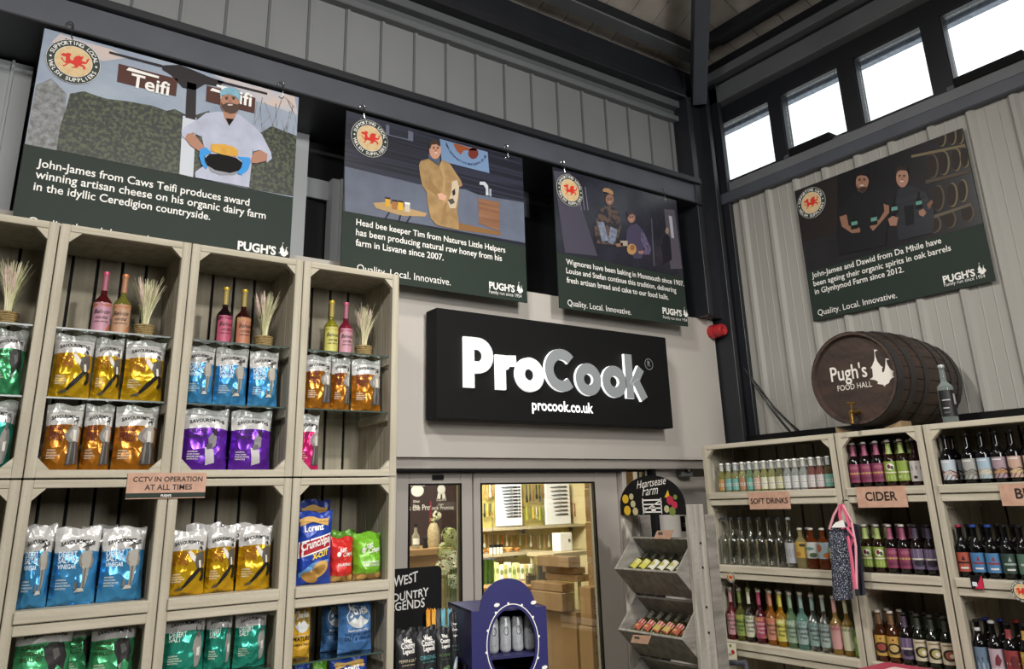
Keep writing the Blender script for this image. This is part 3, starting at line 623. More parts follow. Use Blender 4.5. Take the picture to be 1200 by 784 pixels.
def face_bits(put, K, cx, cy, rx, ry, l, eye='2b1e1a'):
    put(K(ell(cx-rx*.36, cy-ry*.12, rx*.14, ry*.07, 8)), flat(eye), l); put(K(ell(cx+rx*.36, cy-ry*.12, rx*.14, ry*.07, 8)), flat(eye), l)
    put(K([(cx-rx*.55, cy-ry*.28), (cx-rx*.15, cy-ry*.3), (cx-rx*.15, cy-ry*.22), (cx-rx*.55, cy-ry*.2)]), flat(eye), l); put(K([(cx+rx*.55, cy-ry*.28), (cx+rx*.15, cy-ry*.3), (cx+rx*.15, cy-ry*.22), (cx+rx*.55, cy-ry*.2)]), flat(eye), l)
    put(K([(cx-rx*.08, cy-ry*.05), (cx+rx*.1, cy-ry*.05), (cx+rx*.2, cy+ry*.22), (cx-rx*.16, cy+ry*.22)]), skind, l); put(K(ell(cx, cy+ry*.42, rx*.30, ry*.075, 10)), flat('cdbdb2'), l)
def art1(put, P, t):
    K = crop(200, 90, 5.808); I = lambda p: p
    put([(70, 40), (130, 58), (150, 68), (120, 72), (90, 55), (60, 50)], cloud, 2); put([(250, 85), (345, 112), (350, 135), (300, 118)], cloud, 2)
    put([(42, 100), (60, 92), (78, 110), (75, 150), (66, 178), (30, 170)], scrub, 2)
    put([(66, 178), (70, 150), (78, 125), (82, 110), (98, 107), (112, 112), (125, 116), (150, 119), (178, 124), (195, 130), (205, 128), (222, 137), (245, 130), (250, 215), (66, 182)], hedge, 3)
    put([(298, 160), (318, 148), (350, 160), (352, 232), (290, 222), (292, 190)], hedge, 3)
    R_ = random.Random(5)
    for k in range(22):
        x = R_.uniform(300, 348); y = R_.uniform(112, 150); dx = R_.uniform(-12, 12); dy = R_.uniform(12, 36)
        put([(x, y), (x+.7, y), (x+dx+.7, y+dy), (x+dx, y+dy)], scrub, 2)
    put([(214, 136), (230, 138), (226, 208), (210, 204)], postw, 4); put([(219, 96), (230, 99), (229, 141), (217, 138)], lampd, 5)
    put([(128, 60.5), (190, 76.5), (190, 79.5), (128, 63)], lampd, 5); put([(190, 77), (210, 76), (230, 84), (246, 91), (262, 96), (257, 102), (240, 99), (228, 106), (214, 103), (200, 88), (190, 82)], lampd, 5)
    put([(255, 94), (313, 109), (313, 111.5), (255, 97)], lampd, 5)
    put([(139, 75), (208, 93), (206, 113), (137, 96)], signb, 5); put([(242, 100.5), (299, 115), (298, 133), (241, 119)], signb, 5)
    lt = MB(); f = P.fn(7)
    for (a, b_) in (((152, 104), (198, 108)), ((252, 117), (294, 128))):
        p0, p1 = P.uv(*a), P.uv(*b_); lt = MB(); write(lt, 'Teifi', p1[0]-p0[0], lambda x, y: f(p0[0]+x, p0[1]+.012+y), 0, 1.0, .02); lt.build('sign_lettering', [WHITE], t)
    for a, b_ in (((148, 80), (186, 91)), ((246, 104), (262, 109))):
        p0, p1 = P.uv(*a), P.uv(*b_); lt = MB(); lt.face([f(*q) for q in ((p0[0], p0[1]-.012), (p1[0], p0[1]-.012), (p1[0], p0[1]), (p0[0]+.01, p0[1]+.005))]); lt.build('sign_flourish', [WHITE], t)
    put(K([(330, 240), (240, 250), (205, 290), (210, 420), (230, 500), (235, 600), (165, 650), (165, 690), (530, 756), (548, 590), (555, 500), (560, 380), (540, 320), (470, 262)]), coat, 9)
    put(K([(240, 248), (180, 295), (100, 340), (70, 372), (72, 405), (98, 430), (110, 395), (150, 385), (205, 412), (230, 330)]), coat, 10)
    put(K([(500, 300), (560, 335), (620, 400), (680, 520), (686, 560), (650, 590), (652, 545), (600, 502), (558, 512), (545, 420)]), coat, 10)
    put(K([(352, 225), (450, 240), (430, 290), (395, 338), (360, 280)]), skin, 10); put(K([(372, 286), (428, 292), (395, 338)]), BLACKM, 11)
    put(K([(95, 420), (110, 392), (150, 388), (185, 430), (235, 490), (195, 515), (130, 470)]), skin, 11); put(K([(545, 560), (560, 520), (610, 503), (655, 530), (650, 575), (580, 592), (530, 590)]), skin, 11)
    put(K([(230, 560), (260, 530), (320, 528), (440, 555), (485, 590), (470, 640), (400, 660), (300, 640), (240, 605)]), BLACKM, 12)
    put(K([(250, 610), (300, 640), (400, 660), (462, 645), (430, 672), (330, 672), (270, 650)]), flat('8d8f98'), 12)
    put(K([(268, 480), (275, 462), (360, 463), (420, 480), (455, 505), (455, 535), (440, 550), (350, 535), (270, 510)]), cheese, 13)
    put(K([(195, 500), (235, 485), (275, 520), (225, 545), (228, 590), (248, 620), (235, 632), (205, 600), (190, 545)]), glove, 14); put(K([(450, 548), (535, 555), (540, 590), (520, 640), (475, 675), (445, 660), (480, 620), (485, 580)]), glove, 14)
    put(K(ell(400, 180, 66, 76, 22)), skin, 12); put(K([(336, 170), (352, 195), (378, 182), (425, 188), (452, 195), (466, 180), (462, 225), (440, 250), (405, 256), (365, 242), (342, 210)]), beard, 13)
    face_bits(put, K, 400, 165, 66, 76, 14); put(K([(330, 140), (336, 100), (365, 82), (400, 78), (440, 90), (470, 130), (468, 175), (440, 142), (395, 125), (350, 132)]), capb, 15)
navy = mat('poster_navy_boards', '2b2d3c', .4, hex2='1c1d28', scale=(1, 1, 70), detail=0, thr=(.45, .55)); greyw = mat('poster_grey_wall', '5b6273', .45, var=.12, scale=(9, 9, 9))
tan = mat('poster_overalls', 'a58759', .5, hex2='846842', scale=(16, 16, 16)); tand = flat('8d6d46')
def art2(put, P, t):
    K = crop(480, 155, 6.03)
    put([(404, 195), (490, 216), (545, 222), (560, 228), (616, 238), (618, 285), (404, 250)], greyw, 2)
    put([(452, 146), (456, 147), (456, 158), (478, 163), (478, 153), (484, 155), (484, 166), (452, 158)], greyw, 3)
    put(K([(340, 640), (640, 705), (645, 730), (340, 690)]), flat('7d5a35'), 3)
    bl = flat('6c86a8'); put(K([(212, 48), (550, 140), (562, 290), (225, 205)]), bl, 3)
    org = flat('8a4a2a'); put(K([(305, 80), (340, 85), (420, 110), (480, 120), (470, 130), (380, 130), (360, 160), (330, 130)]), org, 4); put(K(ell(448, 150, 36, 40, 16)), flat('6a2a20'), 4)
    lt = MB(); c = P.uv(*K([(400, 60)])[0]); e1 = P.uv(*K([(400, 225)])[0]); arc_text(lt, 'www.natureslittlehelpers.co.uk', c, (c[1]-e1[1])*.97, 268, 130, (c[1]-e1[1])*.16, P.fn(5), True, bold=.02); lt.build('sign_lettering', [flat('24304a')], t)
    put(K([(480, 440), (635, 470), (635, 700), (485, 645)]), greyw, 4)
    br = mat('poster_barrel_planks', '8a6248', .5, hex2='6a4632', scale=(2, 2, 40), detail=1)
    put(K([(482, 468), (633, 495), (633, 700), (487, 645)]), br, 5)
    for k in range(3): put(K([(484, 515+k*50), (633, 545+k*50), (633, 548+k*50), (484, 518+k*50)]), tand, 6)
    put(K([(535, 445), (535, 400), (520, 375), (490, 372), (495, 350), (530, 352), (552, 380), (555, 448)]), flat('b4bac2'), 6); put(K([(560, 400), (575, 402), (575, 455), (560, 452)]), flat('8e98a6'), 6)
    put([(437, 238), (450, 237), (500, 250), (498, 254), (470, 253), (440, 244)], flat('a98d62'), 4)
    for k, (x, y, hx) in enumerate(((454, 238, 'c99a2a'), (462, 241, '9c6a3a'), (469, 242, 'd2a52a'), (477, 244, 'b8b4a6'))): put([(x-3, y-5), (x+3, y-4), (x+3, y+5), (x-3, y+4)], flat(hx), 5); put([(x-3, y-7), (x+3, y-6), (x+3, y-4), (x-3, y-5)], WHITE if k > 2 else lampd, 5)
    for a, b_ in (((455, 249), (450, 258)), ((468, 252), (466, 262)), ((480, 253), (475, 262))): put([a, (a[0]+2, a[1]), (b_[0]+2, b_[1]), b_], lampd, 4)
    put(K([(130, 190), (75, 205), (62, 235), (70, 300), (85, 380), (120, 430), (118, 480), (145, 610), (190, 660), (345, 692), (340, 600), (330, 560), (345, 460), (345, 390), (370, 380), (360, 345), (320, 285), (280, 225), (225, 195), (205, 240)]), tan, 8)
    put(K([(140, 300), (150, 350), (215, 430), (185, 450), (120, 400)]), tand, 9); put(K([(205, 240), (225, 200), (250, 330), (240, 440), (225, 440), (235, 330)]), flat('a88a5e'), 9); put(K([(245, 500), (262, 500), (235, 650), (215, 650)]), tand, 9)
    put(K([(295, 350), (330, 340), (345, 390), (335, 470), (320, 540), (280, 540), (265, 500), (290, 430)]), flat('b9ab93'), 10); put(K([(295, 420), (315, 400), (318, 440), (300, 455)]), lampd, 11); put(K([(265, 480), (300, 470), (315, 500), (285, 515)]), flat('4a443c'), 11)
    put(K([(190, 440), (215, 430), (258, 455), (245, 490), (205, 478)]), flat('c79a84'), 11)
    put(K([(125, 165), (140, 150), (212, 185), (208, 240), (160, 205), (132, 190)]), flat('4a5568'), 9)
    put(K(ell(176, 130, 42, 62, 20)), flat('b98a74'), 10); face_bits(put, K, 180, 125, 40, 58, 11); put(K([(132, 120), (132, 90), (150, 62), (190, 64), (214, 95), (205, 105), (185, 88), (150, 92), (142, 118)]), flat('3b2c22'), 12)
dusk = mat('poster_dusk', '30303c', .22, hex2='1c1d26', scale=(5, 5, 5), spec=.6)
def art3(put, P, t):
    K = crop(680, 205, 6.533); pale = mat('poster_bag_print', '8a93a6', .4, hex2='5d6478', scale=(50, 50, 50))
    put([(648, 200), (668, 203), (700, 300), (662, 296)], flat('474452'), 2); put(K([(640, 260), (720, 270), (780, 720), (690, 720)]), flat('55505a'), 2); put(K([(675, 312), (700, 318), (717, 486), (696, 482)]), flat('a9acb8'), 3)
    for x in (20, 45, 72): put(K([(x-40, 90), (x-34, 90), (x-10, 270), (x-18, 270)]), flat('6a6674'), 3)
    put(K([(540, 330), (548, 332), (570, 700), (560, 700)]), flat('50505e'), 2)
    chk = mat('poster_check_shirt', '5a4a42', .4, hex2='2c2a32', scale=(26, 26, 26), detail=0, thr=(.45, .55))
    put(K([(150, 265), (205, 235), (255, 240), (300, 310), (310, 400), (275, 540), (120, 525), (105, 400), (130, 300)]), chk, 4)
    put(K([(128, 360), (178, 362), (212, 505), (165, 512)]), pale, 5); put(K([(228, 395), (280, 422), (268, 505), (240, 530), (208, 515)]), pale, 5)
    put(K(ell(222, 190, 32, 42, 16)), flat('8b6a5c'), 5); face_bits(put, K, 222, 192, 32, 42, 6); put(K([(165, 120), (180, 102), (215, 105), (247, 130), (248, 155), (205, 138), (168, 128)]), flat('a5835e'), 7)
    vest = flat('464058'); put(K([(352, 425), (380, 385), (430, 372), (475, 420), (490, 520), (470, 640), (410, 640), (362, 560), (348, 490)]), vest, 4)
    put(K([(460, 420), (490, 450), (540, 570), (525, 612), (455, 612), (445, 585), (495, 575), (462, 500)]), mat('poster_floral', '7a6d92', .4, hex2='2e2a3c', scale=(45, 45, 45)), 5)
    put(K(ell(388, 325, 30, 44, 16)), flat('9a7565'), 5); face_bits(put, K, 388, 328, 30, 42, 6); put(K([(358, 330), (352, 285), (380, 268), (420, 290), (420, 320), (395, 295), (370, 310)]), flat('3c3540'), 7)
    put(K(ell(390, 570, 36, 42, 16)), flat('b08a5a'), 6); put(K(ell(395, 558, 18, 22, 12)), flat('8a5f38'), 7); put(K([(300, 505), (358, 505), (360, 545), (310, 545)]), flat('a59a8a'), 6); put(K([(265, 530), (320, 520), (325, 550), (275, 552)]), flat('8b6a5c'), 6); put(K([(440, 585), (480, 580), (478, 605), (445, 605)]), flat('9a7565'), 6)
    put(K([(640, 470), (660, 450), (685, 480), (700, 650), (640, 680), (625, 560)]), flat('1d1c24'), 4); put(K(ell(662, 428, 14, 26, 10)), flat('8b7a6a'), 5)
gloom = mat('poster_gloom', '1b1a1e', .35, hex2='100f12', scale=(5, 5, 5))
def art4(put, P, t):
    K = crop(970, 150, 5.229); rim = flat('73684f'); bw = flat('2b2320')
    put(K([(-200, 330), (60, 300), (60, 640), (-200, 720)]), flat('251f1e'), 2)
    for cx_, cy_, rx, ry in ((700, 60, 28, 55), (765, 50, 26, 55), (815, 45, 22, 55), (645, 235, 36, 75), (715, 215, 34, 75), (790, 195, 32, 70), (845, 180, 28, 65), (680, 430, 38, 80), (765, 410, 34, 75), (830, 385, 30, 70), (650, 590, 50, 55), (750, 560, 40, 55), (860, 520, 40, 55)):
        put(K(ell(cx_, cy_, rx, ry, 18)), rim if cx_ > 690 and cy_ < 420 else flat('574b40'), 3); put(K(ell(cx_-6, cy_, rx*.86, ry*.92, 18)), bw, 4)
    put(K([(512, 168), (852, 96), (856, 112), (516, 184)]), rim, 5); put(K([(600, 322), (865, 258), (868, 276), (604, 344)]), flat('4d443b'), 5); put(K([(620, 545), (880, 460), (884, 475), (640, 560)]), flat('5f564a'), 5)
    put(K([(165, 405), (190, 395), (262, 392), (340, 440), (385, 490), (370, 600), (355, 720), (70, 780), (60, 640), (75, 540), (118, 445)]), flat('17171b'), 6)
    put(K([(75, 545), (118, 530), (132, 600), (200, 612), (202, 640), (150, 645), (90, 605)]), flat('8b6552'), 7); put(K([(345, 465), (378, 475), (380, 520), (320, 590), (280, 632), (260, 605), (320, 560), (350, 510)]), flat('8b6552'), 7)
    put(K(ell(215, 335, 40, 62, 20)), flat('96705e'), 7); put(K([(180, 345), (190, 370), (215, 362), (245, 362), (255, 335), (250, 375), (232, 395), (205, 395), (184, 372)]), flat('3a2a25'), 8); face_bits(put, K, 213, 328, 40, 58, 9); put(K([(172, 320), (172, 285), (205, 266), (245, 280), (258, 318), (240, 295), (205, 290), (182, 300)]), flat('1a1516'), 10)
    pj = mat('poster_puffer', '23252e', .4, hex2='1a1b22', scale=(1, 1, 50), detail=0)
    put(K([(435, 375), (460, 360), (530, 358), (610, 405), (655, 500), (650, 640), (440, 690), (418, 560), (415, 450)]), pj, 6)
    put(K([(470, 480), (530, 470), (530, 590), (480, 600)]), flat('121216'), 7)
    put(K(ell(460, 305, 38, 60, 20)), flat('a27a68'), 7); face_bits(put, K, 458, 305, 38, 56, 9); put(K([(420, 290), (418, 252), (450, 232), (490, 242), (500, 290), (488, 262), (450, 258), (432, 268)]), flat('2a211f'), 10)
    put(K([(372, 560), (400, 540), (435, 550), (425, 600), (385, 600)]), flat('96705e'), 8); put(K([(560, 510), (590, 495), (608, 520), (590, 545), (565, 535)]), flat('96705e'), 8); put(K([(610, 470), (640, 440), (650, 455), (625, 500)]), flat('7a5646'), 8)
    for x, y in ((165, 540), (285, 515), (410, 450), (560, 415)):
        put(K([(x-5, y-25), (x+5, y-25), (x+7, y+10), (x+20, y+25), (x+24, y+75), (x-18, y+85), (x-22, y+35), (x-7, y+12)]), flat('0f1512'), 9); put(K([(x-17, y+38), (x+20, y+30), (x+22, y+52), (x-16, y+60)]), flat('5f8f86'), 10)
zp = _P1.uv(407, 248)[1]
qli = 'Quality. Local. Innovative.'
poster('a', _P1, .123, 1.315, ZB, ZT, _P1.uv(29.5, 169)[1], [('John-James from Caws Teifi produces award', (42.9, 195), (292, 240), .012), ('winning artisan cheese on his organic dairy farm', (40.8, 208.5), (311, 256.5), .012), ('in the idyllic Ceredigion countryside.', (38.8, 222.5), (246, 258), .012), (qli, (31.8, 263.5), (189, 291), .0)],
       ((278, 292), (323, 297.5)), None, ((86, 73), _DR), 'hanging poster of a cheesemaker in a white coat holding cheese wheels', art1, [(82, 38), (330, 105)], sky)
poster('b', _P1, 1.588, 2.80, ZB, ZT, zp, [('Head bee keeper Tim from Natures Little Helpers', (417.2, 263.6), (592, 297), .012), ('has been producing natural raw honey from his', (416.9, 275.5), (588, 307.5), .012), ('farm in Lisvane since 2007.', (416.5, 287.7), (519.5, 305), .012), (qli, (418, 318), (528, 335), 0)],
       ((573, 338), (603, 342)), ((573, 343.5), (611, 348.5)), ((432.7, 162.7), .112), 'hanging poster of a beekeeper in tan overalls above the illuminated shop sign', art2, [(425, 135), (594, 182)], navy)
poster('c', _P1, 3.05, 4.215, ZB, ZT, _P1.uv(664, 298)[1], [('Wigmores have been baking in Monmouth since 1907.', (663.4, 309.6), (801.3, 336), .012), ('Louise and Stefan continue this tradition, delivering', (663.4, 320), (792.5, 345), .012), ('fresh artisan bread and cake to our food halls.', (664, 331), (783.4, 351.5), .012), (qli, (665, 358), (739.7, 369), 0)],
       ((776.4, 367.3), (799, 371.5)), ((777, 373), (805, 377.5)), ((667, 223.4), .112), 'dark hanging poster of two bakers with bread, beside the corner column', art3, [(660, 200), (778, 232)], dusk)
_P4 = Plane('X', 4.785)
poster('d', _P4, -3.105, -1.918, _P4.uv(953, 376.5)[1], _P4.uv(931, 224)[1], _P4.uv(1148, 262.6)[1], [('John-James and Dawid from Da Mhile have', (952, 326), (1104.3, 288), .012), ('been ageing their organic spirits in oak barrels', (954, 335.6), (1115.4, 295.6), .012), ('in Glynhynod Farm since 2012.', (955.5, 345), (1060, 320.3), .012), (qli, (959, 370), (1052, 350.7), 0)],
       ((1106, 331.7), (1143.4, 322.9)), ((1107, 336), (1155, 325)), ((951.3, 237.8), .112), 'wall poster of two men holding bottles before oak casks, above the barrel', art4, [], gloom)
# ------------------------------------------------------------------ illuminated shop sign
SX0, SX1, SZ0, SZ1, SY = 2.155, 3.955, 2.19, 2.797, 3.70
t = wthing('shop_sign', (3.05, SY, SZ0), 'black box sign with large lit letters on the white wall above the doors', 'sign')
MB().box(SX0, SY, SZ0, SX1, 3.82, SZ1).build('sign_box', [BLACKM], t, .004)
MB().box(SX0+.1, 3.82, SZ0+.06, SX1-.1, 3.85, SZ1-.06).build('mounting_rail', [STEELG], t)
LW = mat('lit_white', 'e9ebea', .5, emit=.08); LS = mat('lit_edge', 'ffffff', .5, emit=1.3); LG = mat('sign_grey', '8a8f93', .5)
def sgn(px, py): p = atY(px, py, SY-.018); return p.x, p.z
def strip(pts, wd, closed=False):
    n = len(pts); L_, R_ = [], []
    for i in range(n):
        a = Vector(pts[(i-1) % n] if closed or i else pts[0]); b_ = Vector(pts[(i+1) % n] if closed or i < n-1 else pts[-1]); d = (b_-a).normalized(); nn = Vector((-d.y, d.x)); p = Vector(pts[i])
        L_.append(p+nn*wd/2); R_.append(p-nn*wd/2)
    return L_, R_
def slab(mb, pts, wd, closed=False, lift=0):
    L_, R_ = strip(pts, wd, closed); n = len(pts); m = n if closed else n-1; y0, y1 = SY-.020-lift, SY
    for i in range(m):
        j = (i+1) % n; q = [L_[i], R_[i], R_[j], L_[j]]
        mb.add([(p.x, y0, p.y) for p in q], [(0, 1, 2, 3)], 0)
        for a, b_ in ((L_[i], L_[j]), (R_[j], R_[i])): mb.add([(a.x, y0, a.y), (b_.x, y0, b_.y), (b_.x, y1, b_.y), (a.x, y1, a.y)], [(0, 1, 2, 3)], 1)
    if not closed:
        for a, b_ in ((R_[0], L_[0]), (L_[-1], R_[-1])): mb.add([(a.x, y0, a.y), (b_.x, y0, b_.y), (b_.x, y1, b_.y), (a.x, y1, a.y)], [(0, 1, 2, 3)], 1)
def letter(front, *strokes):
    mb = MB()
    for i, s_ in enumerate(strokes): slab(mb, s_[0], s_[1], len(s_) > 2, .0012*i)
    mb.build('letter', [front, LS], t)
q = lambda px, py: Vector(sgn(px, py))
cK = lambda x, y: q(460+x/3.3333, 340+y/3.3333)
bl_, tl_ = cK(298, 380), cK(298, 182); base = bl_.y; cap = tl_.y-bl_.y; SW = .066
def X(px, py=380): return cK(px, py).x
xP = X(300, 300); rP = cap*.355
letter(LW, ([(xP, base), (xP, base+cap)], SW), ([(xP+SW*.5-.005, base+cap-SW/2)]+[(xP+.060+(rP-SW/2)*math.cos(a), base+cap-rP+(rP-SW/2)*math.sin(a)) for a in [math.radians(90-k*15) for k in range(13)]]+[(xP+SW*.5-.005, base+cap-2*rP+SW/2)], SW))
xr = X(424, 330); xh = cap*.70
letter(LW, ([(xr, base), (xr, base+xh)], SW), ([(xr+SW*.4, base+xh*.70), (xr+.055, base+xh*.86), (xr+.080, base+xh-SW/2+.004), (xr+.108, base+xh-SW/2+.006)], SW*.95))
def ring(px, front):
    cx_ = X(px, 330); r = xh*.505; letter(front, ([(cx_+(r*1.03-SW/2)*math.cos(k*math.pi/18), base+xh/2+(r-SW/2)*math.sin(k*math.pi/18)) for k in range(36)], SW, True)); return cx_
ring(537, LW)
cx_ = X(661, 320); rc = cap*.455
letter(LG, ([(cx_+(rc-SW/2)*math.cos(math.radians(a)), base+cap*.5+(rc-SW/2)*math.sin(math.radians(a))) for a in range(42, 320, 9)], SW))
ring(764, LG); ring(865, LG)
xk = X(924, 340)
letter(LG, ([(xk, base), (xk, base+cap)], SW), ([(xk+SW*.45, base+xh*.42), (xk+.108, base+xh)], SW*.92), ([(xk+SW*.8, base+xh*.58), (xk+.122, base)], SW*.95))
lt = MB(); p0, p1 = q(625.5, 480), q(697.5, 484); write(lt, 'procook.co.uk', p1.x-p0.x, lambda x, y: (p0.x+x, SY-.002, p0.y+y), 0, 1.1, .022)
lt.build('web_lettering', [mat('lit_small', 'ffffff', .5, emit=.9)], t)
rr = MB(); c = cK(1008, 288)
slab_pts = [(c.x+.036*math.cos(k*math.pi/10), c.y+.036*math.sin(k*math.pi/10)) for k in range(20)]
L_, R_ = strip(slab_pts, .004, True)
for i in range(20): rr.face([(p.x, SY-.002, p.y) for p in (L_[i], R_[i], R_[(i+1) % 20], L_[(i+1) % 20])])
write(rr, 'R', .026, lambda x, y: (c.x-.013+x, SY-.002, c.y-.015+y), 0, 1.1); rr.build('trade_symbol', [LG], t)
# ================================================================== left wall of upright crates
GLASS_EDGE = mat('glass_edge', '3f4f4a', .2)
def gusset(t, x, z, sx, sz, k=.06):
    MB().prism([(x, z), (x+sx*k, z), (x, z+sz*k)], lambda a, b_: (a, .004, b_), lambda a, b_: (a, .028, b_)).build('corner_gusset', [WH], t)
def crate(loc, wd, ht, dp, label, group, rz=0, shelves=(), gk=.042, boards=5, name='wooden_crate', cat='crate', battens=(), stile=.036, rail=.03, gus=(1, 1, 1, 1), parts_cut=None):
    t = thing(name, loc, label, cat, group, rz); g = .002; s_ = stile
    f = MB().box(g, 0, g, s_, .03, ht-g, 0).box(wd-s_, 0, g, wd-g, .03, ht-g, 0).box(s_, 0, ht-rail, wd-s_, .03, ht-g, 1).box(s_, 0, g, wd-s_, .03, rail, 1)
    f.build('front_frame', [WV, WH], t, .002)
    for (x, sx) in ((s_, 1), (wd-s_, -1)):
        if gus[0]: gusset(t, x, ht-rail, sx, -1, gk)
        if gus[2]: gusset(t, x, rail, sx, 1, gk)
    for x0 in (g, wd-.016):
        sp = MB(); n = 3; w_ = (dp-.05)/n
        for k in range(n): sp.box(x0, .03+k*(w_+.006), g, x0+.014, .03+k*(w_+.006)+w_, ht-g)
        sp.build('side_panel', [WV], t, .002)
    bp = MB(); w_ = wd/boards
    for k in range(boards): bp.box(k*w_+.006 if k else g, dp-.022, g, (k+1)*w_-.006 if k < boards-1 else wd-g, dp-.008, ht-g)
    bp.build('back_board', [WB], t, .002); MB().box(g, dp-.007, g, wd-g, dp, ht-g).build('backing', [BLACKM], t)
    MB().box(.016, .03, ht-.016, wd-.016, dp-.022, ht-g).build('top_board', [WB], t); MB().box(.016, .03, g, wd-.016, dp-.022, .018).build('base_board', [WB], t)
    for z in battens:
        for x0, x1 in ((.016, .036), (wd-.036, wd-.016)): MB().box(x0, .035, z-.035, x1, dp-.03, z).build('batten', [WV], t, .002)
    for z in shelves:
        MB().box(.017, .031, z-.018, wd-.017, dp-.023, z, 0).build('shelf', [WH], t, .002)
        s2 = MB().box(s_-.004, -.012, z-.036, wd-s_+.004, .03, z+.004, 1).box(s_-.002, -.004, z-.074, wd-s_+.002, .026, z-.040, 1)
        s2.build('shelf_lip', [WV, WH], t, .003)
    return t
LY = 3.3; PX = [-.216, .267, .7505, 1.2335, 1.715]; DP = .4
names = ['leftmost crate column', 'second crate column from left', 'third crate column from left', 'rightmost crate column']
for c in range(4):
    wd = PX[c+1]-PX[c]
    crate((PX[c], LY, 1.878), wd, .945, DP, 'tall upright bleached wooden crate with glass shelves, top of the %s' % names[c], 'upright crates on the left', battens=(2.4205-1.878, 2.1615-1.878))
    crate((PX[c], LY, .935), wd, .941, DP, 'upright crate with a wooden middle shelf, lower tier of the %s' % names[c], 'upright crates on the left', shelves=(1.446-.935,), battens=(1.1595-.935, 1.385-.935))
    crate((PX[c], LY, 0), wd, .933, DP, 'floor-standing bleached wooden crate under the %s' % names[c], 'upright crates on the left')

for c in range(4):
    wd = PX[c+1]-PX[c]
    for z, nm in ((2.427, 'upper glass shelf'), (2.168, 'lower glass shelf'), (1.166, 'low glass shelf')):
        t = wthing('glass_shelf', (PX[c]+wd/2, LY, z), 'clear %s resting in the %s' % (nm, names[c]), 'glass shelf', 'glass shelves in the crates')
        MB().box(PX[c]+.02, LY+.034, z-.0055, PX[c]+wd-.02, LY+DP-.03, z).build('pane', [MATS['shelf_glass']], t)
        MB().box(PX[c]+.02, LY+.0325, z-.006, PX[c]+wd-.02, LY+.034, z).build('polished_edge', [GLASS_EDGE], t)
# ------------------------------------------------------------------ crisp packets
def foil(name, col, band=None, base=None, vb=.70, metal=.55, rough=.27):
    m = bpy.data.materials.new(name); m.use_nodes = True; MATS[name] = m; nt = m.node_tree; b = nt.nodes['Principled BSDF']; L = nt.links.new
    b.inputs['Metallic'].default_value = metal; b.inputs['Roughness'].default_value = rough
    uv = nt.nodes.new('ShaderNodeUVMap'); sx = nt.nodes.new('ShaderNodeSeparateXYZ'); L(uv.outputs[0], sx.inputs[0])
    def math_(op, a, b_=None, v=None):
        n = nt.nodes.new('ShaderNodeMath'); n.operation = op; L(a, n.inputs[0])
        if b_ is not None: L(b_, n.inputs[1])
        if v is not None: n.inputs[1].default_value = v
        return n.outputs[0]
    tc = nt.nodes.new('ShaderNodeTexCoord')
    vo = nt.nodes.new('ShaderNodeTexVoronoi'); vo.inputs['Scale'].default_value = 22; vo.feature = 'F1'; L(tc.outputs['Object'], vo.inputs['Vector'])
    no = nt.nodes.new('ShaderNodeTexNoise'); no.inputs['Scale'].default_value = 14; no.inputs['Detail'].default_value = 1; L(tc.outputs['Object'], no.inputs['Vector'])
    hsum = math_('ADD', vo.outputs['Distance'], no.outputs['Fac']); bp = nt.nodes.new('ShaderNodeBump'); bp.inputs['Strength'].default_value = .42; bp.inputs['Distance'].default_value = .03
    L(hsum, bp.inputs['Height']); L(bp.outputs[0], b.inputs['Normal'])
    cur = None
    def mixin(fac, hx):
        nonlocal cur
        n = nt.nodes.new('ShaderNodeMix'); n.data_type = 'RGBA'; L(fac, n.inputs[0])
        if cur is None: n.inputs[6].default_value = S(col)
        else: L(cur, n.inputs[6])
        n.inputs[7].default_value = S(hx); cur = n.outputs[2]
    if band:
        u2 = math_('SUBTRACT', sx.outputs[0], v=.5); u2 = math_('MULTIPLY', u2, u2); u2 = math_('MULTIPLY', u2, v=.12)
        vv = math_('ADD', sx.outputs[1], u2); mixin(math_('GREATER_THAN', vv, v=vb), band)
        met = math_('GREATER_THAN', vv, v=vb); mm = math_('MULTIPLY', met, v=-.35); mm = math_('ADD', mm, v=metal); L(mm, b.inputs['Metallic'])
    if base:
        n2 = nt.nodes.new('ShaderNodeTexNoise'); n2.inputs['Scale'].default_value = 18; L(tc.outputs['Object'], n2.inputs['Vector'])
        k = math_('MULTIPLY', n2.outputs['Fac'], v=.22); k = math_('ADD', sx.outputs[1], k); mixin(math_('LESS_THAN', k, v=.24), base)
    if cur is not None: L(cur, b.inputs['Base Color'])
    else: b.inputs['Base Color'].default_value = S(col)
    return m
